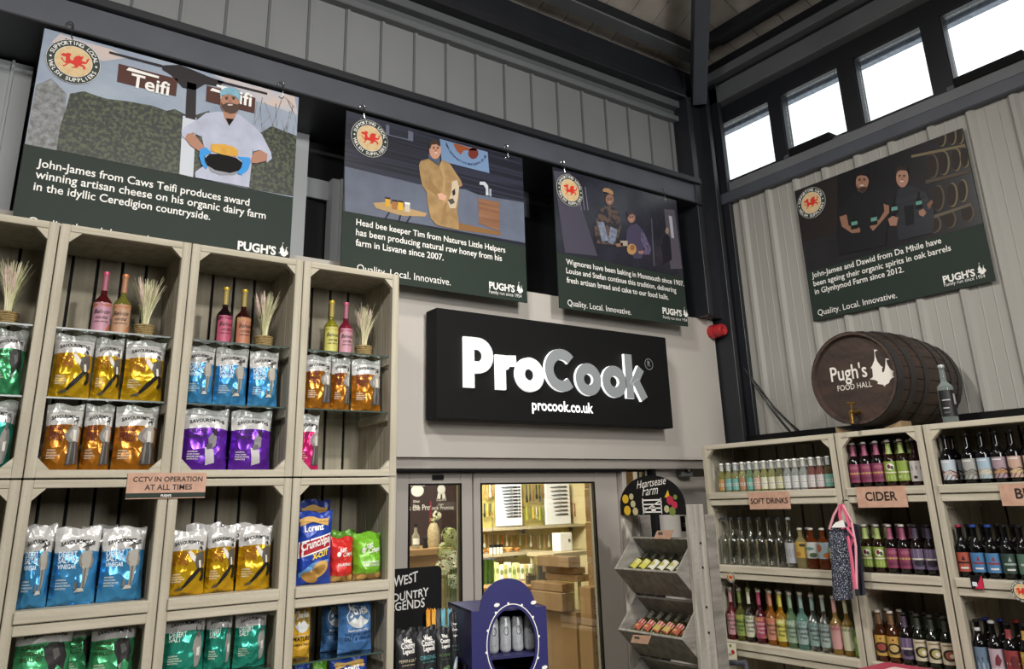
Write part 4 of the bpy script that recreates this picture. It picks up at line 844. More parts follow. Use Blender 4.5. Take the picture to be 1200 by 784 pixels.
class Pack:
    def __init__(s, wd, ht, th, seed, waist=.05):
        s.w, s.h, s.t = wd, ht, th; R_ = random.Random(seed); s.waist = waist
        s.cr = [(R_.uniform(.1, .9), R_.uniform(.1, .85), R_.uniform(0, math.pi), R_.uniform(-1, 1), R_.uniform(10, 20)) for _ in range(9)]
        s.lean = R_.uniform(.0, .012); s.ph = R_.uniform(0, 6)
    def depth(s, u, v):
        a = max(0, 1-abs(2*u-1)**2.4)**.62; vv = min(1, v/.30) if v < .30 else min(1, (1-v)/.36); vv = max(0, vv); prof = math.sin(vv*math.pi/2)**.8
        d = s.t/2*a*prof
        for cu, cv, an, am, k in s.cr:
            x, y = u-cu, (v-cv)*1.4; p = x*math.cos(an)+y*math.sin(an); q = -x*math.sin(an)+y*math.cos(an)
            d += s.t*.12*am*math.exp(-(p*k)**2)*math.exp(-(q*2.6)**2)*a
        if v > .86: d = d*.5+.003*math.sin(u*17+s.ph)*(v-.86)/.14
        return d
    def pt(s, u, v, off=0, back=False):
        x = (u-.5)*s.w*(1-s.waist*math.sin(math.pi*min(1, max(0, v)))); d = s.depth(u, v); z = v*s.h
        if v > .9: z += .005*math.sin(u*9+s.ph)
        y = (d*.8 if back else -d-off)+s.lean*v
        return (x, y, z)
    def mesh(s, nu=18, nv=22):
        mb = MB(); uvs = []
        for back in (False, True):
            vs = [s.pt(i/nu, j/nv, 0, back) for j in range(nv+1) for i in range(nu+1)]; fs = []
            for j in range(nv):
                for i in range(nu):
                    a = j*(nu+1)+i; q = (a, a+1, a+nu+2, a+nu+1); fs.append(q if not back else q[::-1])
            mb.add(vs, fs, 0, True); uvs += [(i/nu, j/nv) for j in range(nv+1) for i in range(nu+1)]
        # side seams close front to back
        n1 = (nu+1)*(nv+1); fs = []
        for j in range(nv):
            for i, fl_ in ((0, 0), (nu, 1)):
                a = j*(nu+1)+i; b_ = a+nu+1; q = (a, b_, b_+n1, a+n1); fs.append(q if fl_ == 0 else q[::-1])
        for i in range(nu):
            for j, fl_ in ((0, 1), (nv, 0)):
                a = j*(nu+1)+i; b_ = a+1; q = (a, b_, b_+n1, a+n1); fs.append(q if fl_ == 0 else q[::-1])
        for f in fs: mb.f.append(f); mb.m.append(0); mb.s.append(True)
        mb.uvs = uvs; return mb
def build_pack(P, m, parent, name='packet_body'):
    mb = P.mesh(); o = mb.build(name, [m], parent, sharp=60); uvl = o.data.uv_layers.new(name='UVMap')
    for l in o.data.loops: uvl.data[l.index].uv = mb.uvs[l.vertex_index]
    return o
BAND = 'c9c8c6'
FIG = {  # small grey printed figures, outlines in packet (u, v)
 'stand': [('8f8c85', [(.645, .47), (.80, .47), (.77, .30), (.715, .20), (.64, .20), (.665, .34)]), ('a39f97', [(.58, .66), (.66, .69), (.76, .70), (.84, .67), (.86, .56), (.82, .47), (.64, .46), (.60, .55)]), ('7d7a74', [(.58, .66), (.52, .56), (.60, .48), (.645, .51), (.585, .57), (.62, .63)]), ('7d7a74', [(.82, .67), (.89, .56), (.85, .46), (.81, .47), (.835, .56)]), ('5f5c58', ell(.705, .725, .045, .032, 10)), ('3f3d3b', [(.57, .735), (.66, .765), (.70, .80), (.75, .775), (.87, .80), (.82, .76), (.72, .745)]), ('c4bfb4', [(.52, .16), (.58, .215), (.70, .21), (.73, .17)]), ('6f6c67', [(.49, .20), (.52, .31), (.56, .29), (.57, .20)]), ('5f5c58', [(.705, .47), (.73, .47), (.705, .21), (.69, .21)])],
 'run': [('d2cec6', [(.44, .67), (.52, .69), (.72, .57), (.66, .50), (.55, .56)]), ('57534f', [(.70, .64), (.90, .67), (.95, .50), (.88, .40), (.72, .42), (.66, .52)]), ('d8d4cc', [(.77, .53), (.83, .53), (.86, .42), (.80, .40)]), ('8f8b84', ell(.79, .70, .055, .036, 10)), ('2a2826', [(.75, .73), (.82, .75), (.87, .70), (.84, .68), (.78, .72)]), ('1d1b1b', [(.76, .42), (.87, .40), (.64, .24), (.42, .11), (.35, .12), (.52, .27)]), ('1d1b1b', [(.84, .42), (.94, .40), (.95, .26), (.88, .20), (.82, .23), (.87, .31)]), ('4a4744', [(.18, .07), (.40, .09), (.42, .13), (.28, .115)])],
 'cook': [('a09c96', [(.62, .62), (.72, .69), (.86, .69), (.94, .62), (.92, .44), (.66, .44)]), ('7a7672', [(.50, .55), (.66, .68), (.74, .66), (.62, .54), (.74, .47), (.70, .42), (.52, .50)]), ('4b4846', [(.65, .45), (.92, .45), (.95, .14), (.61, .12)]), ('77736f', [(.70, .44), (.74, .44), (.72, .14), (.66, .14)]), ('77736f', [(.82, .44), (.85, .44), (.88, .14), (.84, .14)]), ('2c2a2a', ell(.79, .735, .06, .04, 10)), ('b5b0a8', ell(.78, .715, .04, .028, 10)), ('d0cbc2', [(.74, .62), (.83, .62), (.84, .46), (.74, .46)])],
 'mass': [('2b2a2a', [(.48, .64), (.62, .70), (.84, .68), (.92, .50), (.88, .32), (.76, .40), (.70, .30), (.62, .24), (.60, .40), (.52, .50)]), ('5a5856', [(.64, .60), (.74, .62), (.80, .52), (.70, .46)]), ('8c8a86', [(.62, .30), (.70, .34), (.68, .22)])],
 'stag': [('8f8d89', [(.74, .60), (.80, .62), (.88, .60), (.92, .48), (.90, .30), (.84, .14), (.74, .12), (.72, .30), (.66, .42), (.68, .54)]), ('5c5a58', [(.74, .64), (.80, .70), (.86, .64), (.82, .58), (.78, .58)]), ('3b3939', [(.72, .70), (.74, .78), (.76, .68)]), ('3b3939', [(.86, .68), (.90, .78), (.88, .66)]), ('d5d2cc', [(.76, .42), (.86, .44), (.84, .30), (.76, .30)])],
 'dance': [('7f7c80', [(.52, .54), (.62, .62), (.72, .56), (.70, .42), (.60, .36), (.54, .42)]), ('2b2730', [(.60, .66), (.70, .70), (.74, .62), (.66, .57)]), ('b9b5b8', [(.44, .40), (.66, .36), (.70, .16), (.50, .12)]), ('57525a', [(.48, .44), (.62, .46), (.64, .38), (.50, .36)])],
}
KINDS = {  # body, flavour lines, text colour, figure
 'gold': ('cfa51c', ['ITALIAN', 'CHEESE', '& WINE'], '8a4a12', 'run', 'gold'), 'bronze': ('b0701f', ['BUBBLY', 'SERRANO', 'CHILLI'], '5a1f2a', 'cook', 'bronze'),
 'blue': ('4796cc', ['DESERT', 'SALT IN', 'VINEGAR'], 'd8e6ee', 'stand', 'blue'), 'purple': ('6b2fb0', ['TRUFFLE', 'ROSEMARY'], '2c1c3a', 'dance', 'purple'),
 'green': ('4fae74', ['SOMERSET', 'CHEDDAR', 'SHALLOT'], '2d3a12', 'mass', 'dark green'), 'teal': ('2f9c86', ['DESERT', 'SALT'], 'd5e8e0', 'stag', 'teal'), 'pink': ('e0307a', ['BUBBLY', 'ROSE'], '5a1030', 'cook', 'pink')}
PROTO = {}
SHEEN = mat('packet_figure', '8a8782', .4)
def savour(kind, wd, ht, seed):
    col, lines, tcol, fig, word = KINDS[kind]
    fm = MATS.get('foil_'+kind) or foil('foil_'+kind, col, BAND, None if kind != 'green' else None)
    t = thing('crisp_packet', (0, 0, -50), '', 'crisp packet'); P = Pack(wd, ht, .07, seed)
    build_pack(P, fm, t)
    f = lambda x, y: P.pt(x, y, .0016)
    lt = MB(); vs, fs, w0 = glyphs('SAVOURSMITHS', .02); k = .76/w0
    lt.add([P.pt(.12+x*k, .795-.06*(2*(.12+x*k)-1)**2+y*k*wd/ht*1.1, .002) for x, y in vs], fs, 0)
    lt.build('brand_lettering', [BLACKM], t); lt = MB()
    for i, ln in enumerate(lines):
        vs, fs, w0 = glyphs(ln, .02); hh = .062; kk = min(.40/w0, hh/.72*ht/wd/1.0*.9)
        lt.add([P.pt(.09+x*kk, .62-i*.075+y*kk*wd/ht*1.35, .002) for x, y in vs], fs, 0)
    lt.build('flavour_lettering', [flat(tcol)], t); lt = MB()
    for i, ln in enumerate(('LUXURIOUS', 'HAND COOKED', 'ENGLISH SNACKS', 'WITH STYLE')):
        vs, fs, w0 = glyphs(ln, .01); kk = .36/12*len(ln)*.75/w0
        lt.add([P.pt(.10+x*kk, .32-i*.038+y*kk*wd/ht*1.2, .002) for x, y in vs], fs, 0)
    lt.build('small_lettering', [flat('e6e2cf')], t)
    fb = MB(); ms = []
    for l, (hx, poly) in enumerate(FIG[fig]):
        vs, fs = subpoly(poly, 3, lambda x, y, l=l: P.pt(x, y, .0018+.0005*l)); ms.append(flat(hx)); fb.add(vs, fs, l, True)
    fb.build('printed_figure', ms, t); return t
def pack_at(kind, xa, xb, px0, px1, pyt, pyb, zbase, Y, label, group, rz=0, var=0, hgt=None):
    wd = xb-xa; top = atY((px0+px1)/2, pyt, Y).z; ht = min(top, CAPS[zbase])-zbase
    key = (kind, var)
    if key not in PROTO:
        PROTO[key] = (savour(kind, .165, .26, hash(kind) % 100+var*7 if False else sum(map(ord, kind))+var*13), .165, .26); o = PROTO[key][0]
    else: o = copy_tree(PROTO[key][0])
    o.location = ((xa+xb)/2, Y, zbase+.001); o.scale = (wd/.165, 1, ht/.26); o.rotation_euler = (0, 0, rz); o['label'] = label; o['group'] = group
    return o
CAPS = {2.169: 2.413, 1.897: 2.153, 1.447: 1.845, 1.167: 1.42}
def spans(lst, Y):   # packet widths at the shelf, trimmed so neighbours only touch and stay inside the crate
    iv = []
    for x0, x1, t_, b_ in lst:
        a, b2 = atY(x0, b_, Y).x, atY(x1, b_, Y).x; m = (a+b2)/2; h = (b2-a)/2*1.12; iv.append([m-h, m+h])
    c = max(i for i in range(4) if PX[i] < sum(iv[-1])/2); lo, hi = PX[c]+.040, PX[c+1]-.040
    for k, v in enumerate(iv):
        w_ = min(v[1]-v[0], .19); v[0] = max(v[0], lo); v[1] = min(v[1], hi)
        if v[1]-v[0] < .8*w_:
            if v[0] == lo: v[1] = min(hi, lo+w_)
            else: v[0] = max(lo, hi-w_)
    for p, q in zip(iv, iv[1:]):
        if p[1] > q[0]-.004: m = (p[1]+q[0])/2; p[1] = m-.002; q[0] = m+.002
    return iv
def row(kind, where, lst, zb, Y=3.40, behind=()):
    sp, sb = spans(lst, Y), spans(behind, Y+.105) if behind else ()
    word = KINDS[kind][4]; n = len(lst)
    for i, (x0, x1, t_, b_) in enumerate(lst):
        pos = {1: 'only one', 2: ('left one of two', 'right one of two'), 3: ('left one of three', 'middle one of three', 'right one of three')}[n]
        pos = pos if isinstance(pos, str) else pos[i]
        pack_at(kind, *sp[i], x0, x1, t_, b_, zb, Y+[0, .010, -.002][i % 3], '%s foil crisp packet, %s %s' % (word, pos, where), '%s crisp packets' % word, rnd.uniform(-.04, .04), i % 3)
    for i, (x0, x1, t_, b_) in enumerate(behind):
        pack_at(kind, *sb[i], x0, x1, t_, b_, zb, Y+.11, '%s foil crisp packet behind the %s packets %s' % (word, ('left', 'right')[i] if len(behind) > 1 else 'front', where), '%s crisp packets' % word, rnd.uniform(-.05, .05), (i+1) % 3)
zU, zL, zB = 2.169, 1.897, 1.447
row('green', 'on the leftmost glass shelf', [(-14, 27, 386, 462)], zU)
row('teal', 'in the leftmost top crate', [(-24, 18, 462, 552)], zL)
row('gold', 'on the glass shelf above the bronze packets', [(58, 106, 390, 466), (102, 141, 396, 468), (139, 187, 394, 470)], zU)
row('bronze', 'in the crate above the notice sign', [(48, 93, 474, 551), (89, 130, 472, 551), (126, 179, 472, 551)], zL)
row('blue', 'on the glass shelf above the purple packets', [(216, 250, 404, 471), (248, 291, 400, 472), (287, 322, 410, 473)], zU)
row('purple', 'under the upper blue packets', [(212, 262, 478, 550), (270, 314, 478, 551)], zL, behind=[(248, 285, 480, 545)])
row('bronze', 'on the rightmost glass shelf', [(356, 388, 412, 475), (387, 418, 414, 476), (415, 455, 413, 477)], zU)
row('pink', 'in the corner of the rightmost top crate', [(346, 371, 486, 550)], zL)
row('blue', 'on the wooden shelf below the notice sign', [(18, 58, 618, 709), (52, 110, 619, 705), (113, 172, 618, 701)], zB, behind=[(24, 56, 616, 700), (90, 128, 616, 695)])
row('gold', 'on the third column wooden shelf', [(195, 239, 622, 697), (238, 276, 618, 695), (274, 322, 616, 692)], zB, behind=[(215, 255, 614, 690), (255, 300, 614, 688)])
row('green', 'low in the second crate column', [(12, 74, 727, 818), (103, 160, 724, 812)], 1.167, behind=[(66, 112, 722, 806)])
row('teal', 'low in the third crate column', [(189, 237, 716, 800), (236, 272, 714, 796), (269, 316, 712, 792)], 1.167, behind=[(205, 245, 712, 790)])
# packets of other kinds in the rightmost lower crate
def free_pack(px0, px1, pyt, pyb, zb, Y, th, col, label, build, seed, band=None, base=None, vb=.7, metal=.1, rz=0, group=None, rough=.35):
    a, b_ = atY(px0, pyb, Y), atY(px1, pyb, Y); wd = b_.x-a.x; ht = min(atY((px0+px1)/2, pyt, Y).z, 1.42 if zb > 1.1 and zb < 1.4 else 1.15 if zb < 1.1 else 9)-zb
    t = thing('crisp_packet', ((a.x+b_.x)/2, Y, zb+.001), label, 'crisp packet', group, rz); P = Pack(wd, ht, th, seed)
    key = 'film_%s_%s_%s_%s' % (col, band, base, vb); m = MATS.get(key) or foil(key, col, band, base, vb, metal, rough)
    build_pack(P, m, t); build(P, t, wd, ht); return t
def ptext(lt, P, s, u0, u1, v, m=0, bold=.02, tall=1.2, tilt=0, off=.002):
    vs, fs, w0 = glyphs(s, bold); k = (u1-u0)/w0
    lt.add([P.pt(u0+x*k, v+tilt*x*k+y*k*P.w/P.h*tall, off) for x, y in vs], fs, m)
def ppoly(mb, P, poly, m, off=.001):
    vs, fs = subpoly(poly, 3, lambda x, y: P.pt(x, y, off)); mb.add(vs, fs, m, True)
chip = flat('c9a15c'); chipd = flat('a67c3c')
def crunch(P, t, wd, ht):
    pb = MB()
    ppoly(pb, P, [(.06, .58), (.94, .70), (.94, .50), (.06, .36)], 0, .0014); ppoly(pb, P, [(.09, .56), (.92, .68), (.92, .52), (.09, .385)], 1, .002)
    ppoly(pb, P, ell(.62, .20, .26, .11, 14, rot=15), 2, .0014); ppoly(pb, P, ell(.40, .10, .22, .07, 14, rot=-10), 3, .002); ppoly(pb, P, ell(.62, .20, .18, .06, 14, rot=15), 3, .0022)
    ppoly(pb, P, [(.1, .80), (.4, .86), (.85, .80), (.9, .9), (.5, .93), (.1, .9)], 2, .0014); ppoly(pb, P, [(.10, .16), (.45, .30), (.9, .34), (.9, .30), (.5, .20), (.14, .10)], 4, .0012)
    pb.build('printed_panel', [WHITE, flat('a31f2c'), chip, chipd, flat('5f93c8')], t)
    lt = MB(); ptext(lt, P, 'Lorenz', .2, .72, .72, 0, .03, 1.3, .06); ptext(lt, P, 'Crunchips', .12, .90, .46, 0, .03, 1.5, .15, .003); ptext(lt, P, 'X-CUT', .42, .86, .34, 1, .05, 1.3, .15, .003); lt.build('lettering', [WHITE, flat('e8c62a')], t)
def jax(flav):
    def f(P, t, wd, ht):
        pb = MB()
        for cx_, cy_, r, mm in ((.25, .07, .16, 0), (.6, .08, .2, 1), (.85, .1, .14, 0)): ppoly(pb, P, ell(cx_, cy_, r, .06, 12), mm, .0014)
        pb.build('printed_crisps', [chip, flat('8d6a3a')], t)
        lt = MB(); ptext(lt, P, 'Just', .28, .58, .66, 0, .02, 1.4, .1); ptext(lt, P, 'Crisps', .42, .84, .56, 0, .02, 1.4, .1)
        for i, s in enumerate(flav): ptext(lt, P, s, .22, .80, .36-i*.07, 0, .02)
        ppoly(lt, P, ell(.25, .62, .07, .06, 12), 0, .002); lt.build('lettering', [WHITE], t)
    return f
def jones(flav, tc):
    def f(P, t, wd, ht):
        pb = MB(); ppoly(pb, P, ell(.5, .70, .36, .22, 26), 0, .0012); ppoly(pb, P, ell(.5, .70, .34, .205, 26), 1, .0016); ppoly(pb, P, [(.17, .60), (.34, .70), (.42, .65), (.55, .73), (.70, .64), (.83, .60), (.70, .52), (.5, .49), (.3, .52)], 0, .002)
        pb.build('printed_emblem', [flat('cfd3d2'), flat('4a6f96' if tc else 'a8862a')], t)
        lt = MB(); ptext(lt, P, 'Jones', .22, .80, .76, 0, .04, 1.2, 0, .0026)
        for i, s in enumerate(flav): ptext(lt, P, s, .1, .92, .34-i*.09, 1, .02, 1.1)
        ptext(lt, P, 'hand cooked crisps', .18, .84, .42, 0, .0, 1.1); lt.build('lettering', [flat('e4e4df'), flat('1c2a44' if tc else '3a2c10')], t)
    return f
free_pack(343, 386, 600, 688, zB, 3.40, .09, '1f3f9c', 'tall blue crisp packet with red and white name panel, left in the rightmost crate', crunch, 11, None, None, rz=-.12)
free_pack(344, 384, 586, 684, zB, 3.52, .08, '2a3f86', 'blue crisp packet with printed crisps standing behind the tall blue one', crunch, 12, None, None, rz=.05)
free_pack(384.5, 412, 630, 687, zB, 3.41, .08, 'c92b27', 'red jalapeno crisp packet between the blue and the lime packets', jax(['JALAPENO']), 13, None, 'a07a40')
free_pack(413, 446, 624, 684, zB, 3.40, .085, '6fae2a', 'lime green crisp packet at the right end of the wooden shelf', jax(['MATURE CHEDDAR', '& RED ONION']), 14, None, '8a6a38')
free_pack(386, 414, 622, 678, zB, 3.60, .07, '5f9a2c', 'lime green crisp packet half hidden behind the red packet', jax(['MATURE CHEDDAR', '& RED ONION']), 15, None, '8a6a38')
zg = 1.167
free_pack(336, 362, 708, 766, zg, 3.42, .08, 'c79a22', 'mustard yellow crisp packet at the left of the low glass shelf', jones(['MATURE', 'CHEESE & ONION'], 0), 16, rough=.5, metal=0)
free_pack(394, 436, 705, 766, zg, 3.40, .085, '3f6fa6', 'front blue crisp packet with mountain emblem on the low glass shelf', jones(['WELSH MOUNTAIN', 'SALT & VINEGAR'], 1), 17, rough=.5, metal=0, rz=.1)
free_pack(376, 412, 705, 760, zg, 3.49, .08, '35608f', 'blue crisp packet with mountain emblem, behind the front blue one', jones(['SEA SALT', ''][:1], 1), 18, rough=.5, metal=0, rz=-.1)
zf = .956
free_pack(383, 428, 768, 880, zf, 3.40, .09, '1f3f9c', 'blue packet with red name panel under the low glass shelf', crunch, 19)
for i, (x0, x1, c, nm) in enumerate(((342, 360, '24489c', 'blue'), (363, 380, '5f9a2c', 'lime green'))):
    free_pack(x0, x1, 772, 870, zf, 3.42, .06, c, 'partly seen %s packet top under the low glass shelf' % nm, jax(['CRISPS']), 30+i)
# ------------------------------------------------------------------ ornamental grasses in baskets
basket = mat('woven_basket', 'a08a5c', .8, hex2='6d5a36', scale=(40, 40, 160), bump=.6, bscale=70); blade = [mat('grass_blade', '8f9f60', .6, hex2='c9c39a', scale=(20, 20, 6)), mat('grass_straw', 'dad0b2', .6)]
plume = mat('grass_plume', 'c9b0a8', .8, hex2='a98f8c', scale=(60, 60, 60))
def grass_pot(x, z, seed, label, s=1.0):
    R_ = random.Random(seed); t = thing('potted_grass', (x, 3.46, z), label, 'potted grass', 'potted grasses on the glass shelves')
    pr = [(.030, 0)]
    for k in range(7): pr += [(.038+.0009*k, .004+k*.0085), (.035+.0009*k, .008+k*.0085)]
    MB().lathe(pr+[(.033, .062), (0, .05)], 22).build('basket', [basket], t)
    g = MB()
    for k in range(250):
        a = R_.uniform(0, 6.28); tilt = min(.26, abs(R_.gauss(0, .17))); L = R_.uniform(.10, .215)*s; d = Vector((math.cos(a)*(.75 if math.cos(a) > 0 else .62), math.sin(a)*.7, 0)); b0 = d*R_.uniform(0, .016); w_ = R_.uniform(.0013, .0025); side = Vector((1, 0, 0)) if abs(d.y) > .3 else Vector((.5, .8, 0)); pv = []
        for q in range(5): r_ = q/4; p = b0+Vector((0, 0, .05+L*r_))+d*(L*tilt*r_*r_*1.5+L*tilt*.3*r_); pv += [p-side*w_*(1-r_*.8), p+side*w_*(1-r_*.8)]
        g.add(pv, [(2*q, 2*q+1, 2*q+3, 2*q+2) for q in range(4)], 1 if R_.random() < .4 else 0)
    g.build('grass_blades', blade, t)
    for k in range(4):
        a = R_.uniform(0, 6.28); L = R_.uniform(.17, .22)*s; d = Vector((math.cos(a)*.22, math.sin(a)*.15, 1)).normalized(); p = MB(); c0 = Vector((0, 0, .05)); st0 = c0+d*L*.5
        p.tube([c0, st0, c0+d*L], [.001, .001, .001], 5)
        p.tube([c0+d*L*f for f in (.48, .58, .72, .88, 1.0)], [.002, .008, .0095, .006, .001], 8)
        for q in range(60):
            f = R_.uniform(.5, .97); b0 = c0+d*L*f; e = Vector((R_.gauss(0, 1), R_.gauss(0, 1), .8)).normalized()*.012; n_ = e.cross(d).normalized()*.0007
            p.add([b0-n_, b0+n_, b0+e], [(0, 1, 2)])
        p.build('plume', [plume], t)
zG = 2.428
for i, (px, pyb) in enumerate(((14, 377), (168.5, 388), (308.5, 402), (426, 410))):
    p = atY(px, pyb, 3.46); grass_pot(p.x-(.02 if i == 0 else 0), zG, 40+i, 'pinkish plumed grass in a small woven basket on the %s' % ('top shelf of the leftmost crate', 'shelf above the gold packets', 'shelf above the blue packets', 'top shelf of the rightmost crate')[i])
# ------------------------------------------------------------------ bottles
def desat(hx, k=.68, g=.86):
    r = [int(hx[i:i+2], 16) for i in (0, 2, 4)]; m = sum(r)/3; return ''.join('%02x' % int(min(255, max(0, (m+(c-m)*k)*g))) for c in r)
def lmat(hx): return mat('label_'+hx, desat(hx), .5)
def bottle(name, label, cat, group, loc, H, R, neck, sh0, sh1, liq, alpha, rz=0, lab=None, cap=None, collar=None, text=None, arc=None, sway=0, fill=None):
    t = thing(name, loc, label, cat, group, rz)
    n = 18; b = MB(); pr = [(R*.55, 0), (R*.94, .001), (R, .006), (R, H*sh0)]
    for k in range(1, 7):
        f = k/6; pr.append((R+(neck-R)*(.5-.5*math.cos(math.pi*f)), H*(sh0+(sh1-sh0)*f)))
    pr += [(neck*.93, H*.93), (neck*1.1, H*.935), (neck*1.1, H*.965), (neck*.9, H*.97), (neck*.9, H)]
    b.lathe(pr, n).build('glass', [liquid(liq, alpha)], t)
    if cap: MB().lathe([(neck*1.12, H*.955), (neck*1.2, H*.962), (neck*1.12, H*1.0), (neck*.6, H*1.006), (0, H*1.006)], 14).build('cap', [mat('cap_'+cap, cap, .35, metal=.3)], t)
    if collar:
        c0, c1, hx = collar
        def rad(z):
            for (r0, z0), (r1, z1) in zip(pr, pr[1:]):
                if z0 <= z <= z1: return r0+(r1-r0)*((z-z0)/(z1-z0) if z1 > z0 else 0)
            return neck
        MB().lathe([(rad(H*(c0+(c1-c0)*k/5))+.0007, H*(c0+(c1-c0)*k/5)) for k in range(6)], 16, 0, *((-arc, arc) if arc else (0, 2*math.pi)), cap=False).build('neck_label', [lmat(hx)], t)
    if lab:
        z0, z1, hx, deco = lab; z0 *= H; z1 *= H; A = 1.25
        MB().lathe([(R+.0006, z0), (R+.0006, z1)], 14, a0=-A, a1=A).build('label', [lmat(hx)], t)
        def wrap(u, v, o=.0012): a = -A+2*A*u; r = R+o; return (r*math.sin(a), -r*math.cos(a), z0+(z1-z0)*v)
        if deco:
            db = MB(); ms = []
            for k, (hx2, poly) in enumerate(deco):
                vs, fs = subpoly(poly, 2, lambda x, y, k=k: wrap(x, y, .0011+.0003*k)); ms.append(lmat(hx2)); db.add(vs, fs, k)
            db.build('label_print', ms, t)
        if text:
            lt = MB()
            for (s, u0, u1, v, hx2, sh) in text:
                vs, fs, w0 = glyphs(s, .004, sh); kk = (u1-u0)/w0; asp = (2*A*R)/(z1-z0)
                lt.add([wrap(u0+x*kk, v+y*kk*asp*1.2, .0022) for x, y in vs], fs, 0)
            lt.build('lettering', [lmat(text[0][4])], t)
    return t
RECT = lambda u0, v0, u1, v1: [(u0, v0), (u1, v0), (u1, v1), (u0, v1)]
def cordial(px, pyb, z, liq, al, labhex, lab2, caphex, label, txt='1c1418'):
    p = atY(px, pyb, 3.45)
    return bottle('cordial_bottle', label, 'bottle', 'cordial bottles on the glass shelves', (p.x, 3.45, z), .262, .0335, .0115, .50, .66, liq, al, rnd.uniform(-.2, .2), (.06, .50, labhex, [(lab2, [(0, .78), (.3, .9), (.7, .84), (1, .95), (1, 1), (0, 1)]), (lab2, [(.7, .0), (1, .0), (1, .3), (.85, .22)])]), caphex, (.70, .96, caphex), [('Belvoir', .14, .86, .60, txt, .25), ('cordial', .25, .75, .42, txt, .2), ('made with fruit', .2, .8, .3, txt, 0)], 1.3)
cordial(117, 383, zG, '5a1418', .75, 'd98aa6', 'e0662c', 'c04a6a', 'dark red cordial bottle with pink label, left of the pair above the gold packets')
cordial(140, 386, zG, '8d8a3a', .55, 'd99a6a', 'e07a2c', 'c87a4a', 'olive cordial bottle with peach label, beside the grass above the gold packets')
cordial(261, 396, zG, '16090d', .92, 'e0406a', '7a1f4a', 'c0a02a', 'near black cordial bottle with crimson label and gold neck, above the blue packets')
cordial(283, 398, zG, '2a0d0c', .9, 'd9764a', 'e09a4a', 'b89a2a', 'dark cordial bottle with orange label and gold neck, beside the grass above the blue packets')
cordial(387, 408, zG, 'a09a1e', .6, 'e0d84a', 'c8b82a', 'c8a82a', 'yellow cordial bottle with yellow label on the top shelf of the rightmost crate')
cordial(404, 409, zG, '8a1f3a', .75, 'd98aa0', 'c04a6a', 'c05a7a', 'rose cordial bottle with pink label on the top shelf of the rightmost crate')
# ------------------------------------------------------------------ notice sign on the crates
def card(name, label, cat, pts, kind, D, mats, lines, strip_=None, group=None, th=.004):
    P = Plane(kind, D); us = [P.uv(*p) for p in pts]; u0 = min(p[0] for p in us); u1 = max(p[0] for p in us); v0 = min(p[1] for p in us); v1 = max(p[1] for p in us)
    t = wthing(name, P.fn(0)((u0+u1)/2, v0), label, cat, group)
    MB().prism([(u0, v0), (u1, v0), (u1, v1), (u0, v1)], P.fn(0), P.fn(-th/.0008)).build('card', [mats], t)
    lt = MB()
    if strip_: MB().face([P.fn(.6)(*p) for p in ((u0, v0+.003), (u1, v0+.003), (u1, v0+(v1-v0)*strip_), (u0, v0+(v1-v0)*strip_))]).build('footer_strip', [GREENB], t)
    f = P.fn(1.4)
    for s, fu0, fu1, fv, bold, mi in lines:
        wd = (u1-u0)*(fu1-fu0); write(lt, s, wd, lambda x, y: f(u0+(u1-u0)*fu0+x, v0+(v1-v0)*fv+y), mi, 1.0, bold)
    if lines: lt.build('lettering', [flat('26231f'), WHITE], t)
    return t
card('notice_sign', 'pink terracotta camera notice with green footer fixed on the left crates', 'sign', [(150, 556), (241, 554), (240, 582), (149, 585)], 'Y', LY-.006, TERRA, [('CCTV IN OPERATION', .07, .95, .66, .012, 0), ('AT ALL TIMES', .22, .82, .34, .012, 0), ("PUGH'S", .43, .56, .07, .03, 1)], .22)
# ================================================================== right wall of drinks racks
RXF = 4.0; RDP = .42; H90 = -math.pi/2
racks = (('soft drinks', 3.52, 2.575, 7), ('cider', 2.57, 2.085, 4), ('beer', 2.08, 1.12, 7))
for nm, ya, yb, nb in racks:
    crate((RXF, ya, 0), ya-yb, 2.066, RDP, 'tall bleached wooden bottle rack %s' % {'soft drinks': 'full of soft drinks, beside the doors', 'cider': 'of ciders, the narrow one under the barrel', 'beer': 'of dark beers, at the right edge of the photo'}[nm], 'drinks racks along the right wall', H90, shelves=(.503, .935, 1.352, 1.772), boards=nb, name='bottle_rack', cat='shelf', gus=(1, 1, 0, 0), gk=.05, battens=(1.70, 1.28, .86))
Z1, Z2, Z3 = 1.773, 1.353, .936
def rpos(px, py, X): p = atX(px, py, X); return p.y
YR = lambda: -1.12+rnd.uniform(-.12, .12)
def beer(y, X, z, label, group, liq, al, lab, cap, collar=None, H=.236, R=.0325, text=None):
    return bottle('beer_bottle', label, 'bottle', group, (X, y, z), H, R, .0125, .56, .76, liq, al, YR(), lab, cap, collar, text)
arch = [(0, 0), (1, 0), (1, .8), (.75, .95), (.5, 1), (.25, .95), (0, .8)]
DK = '0d0807'
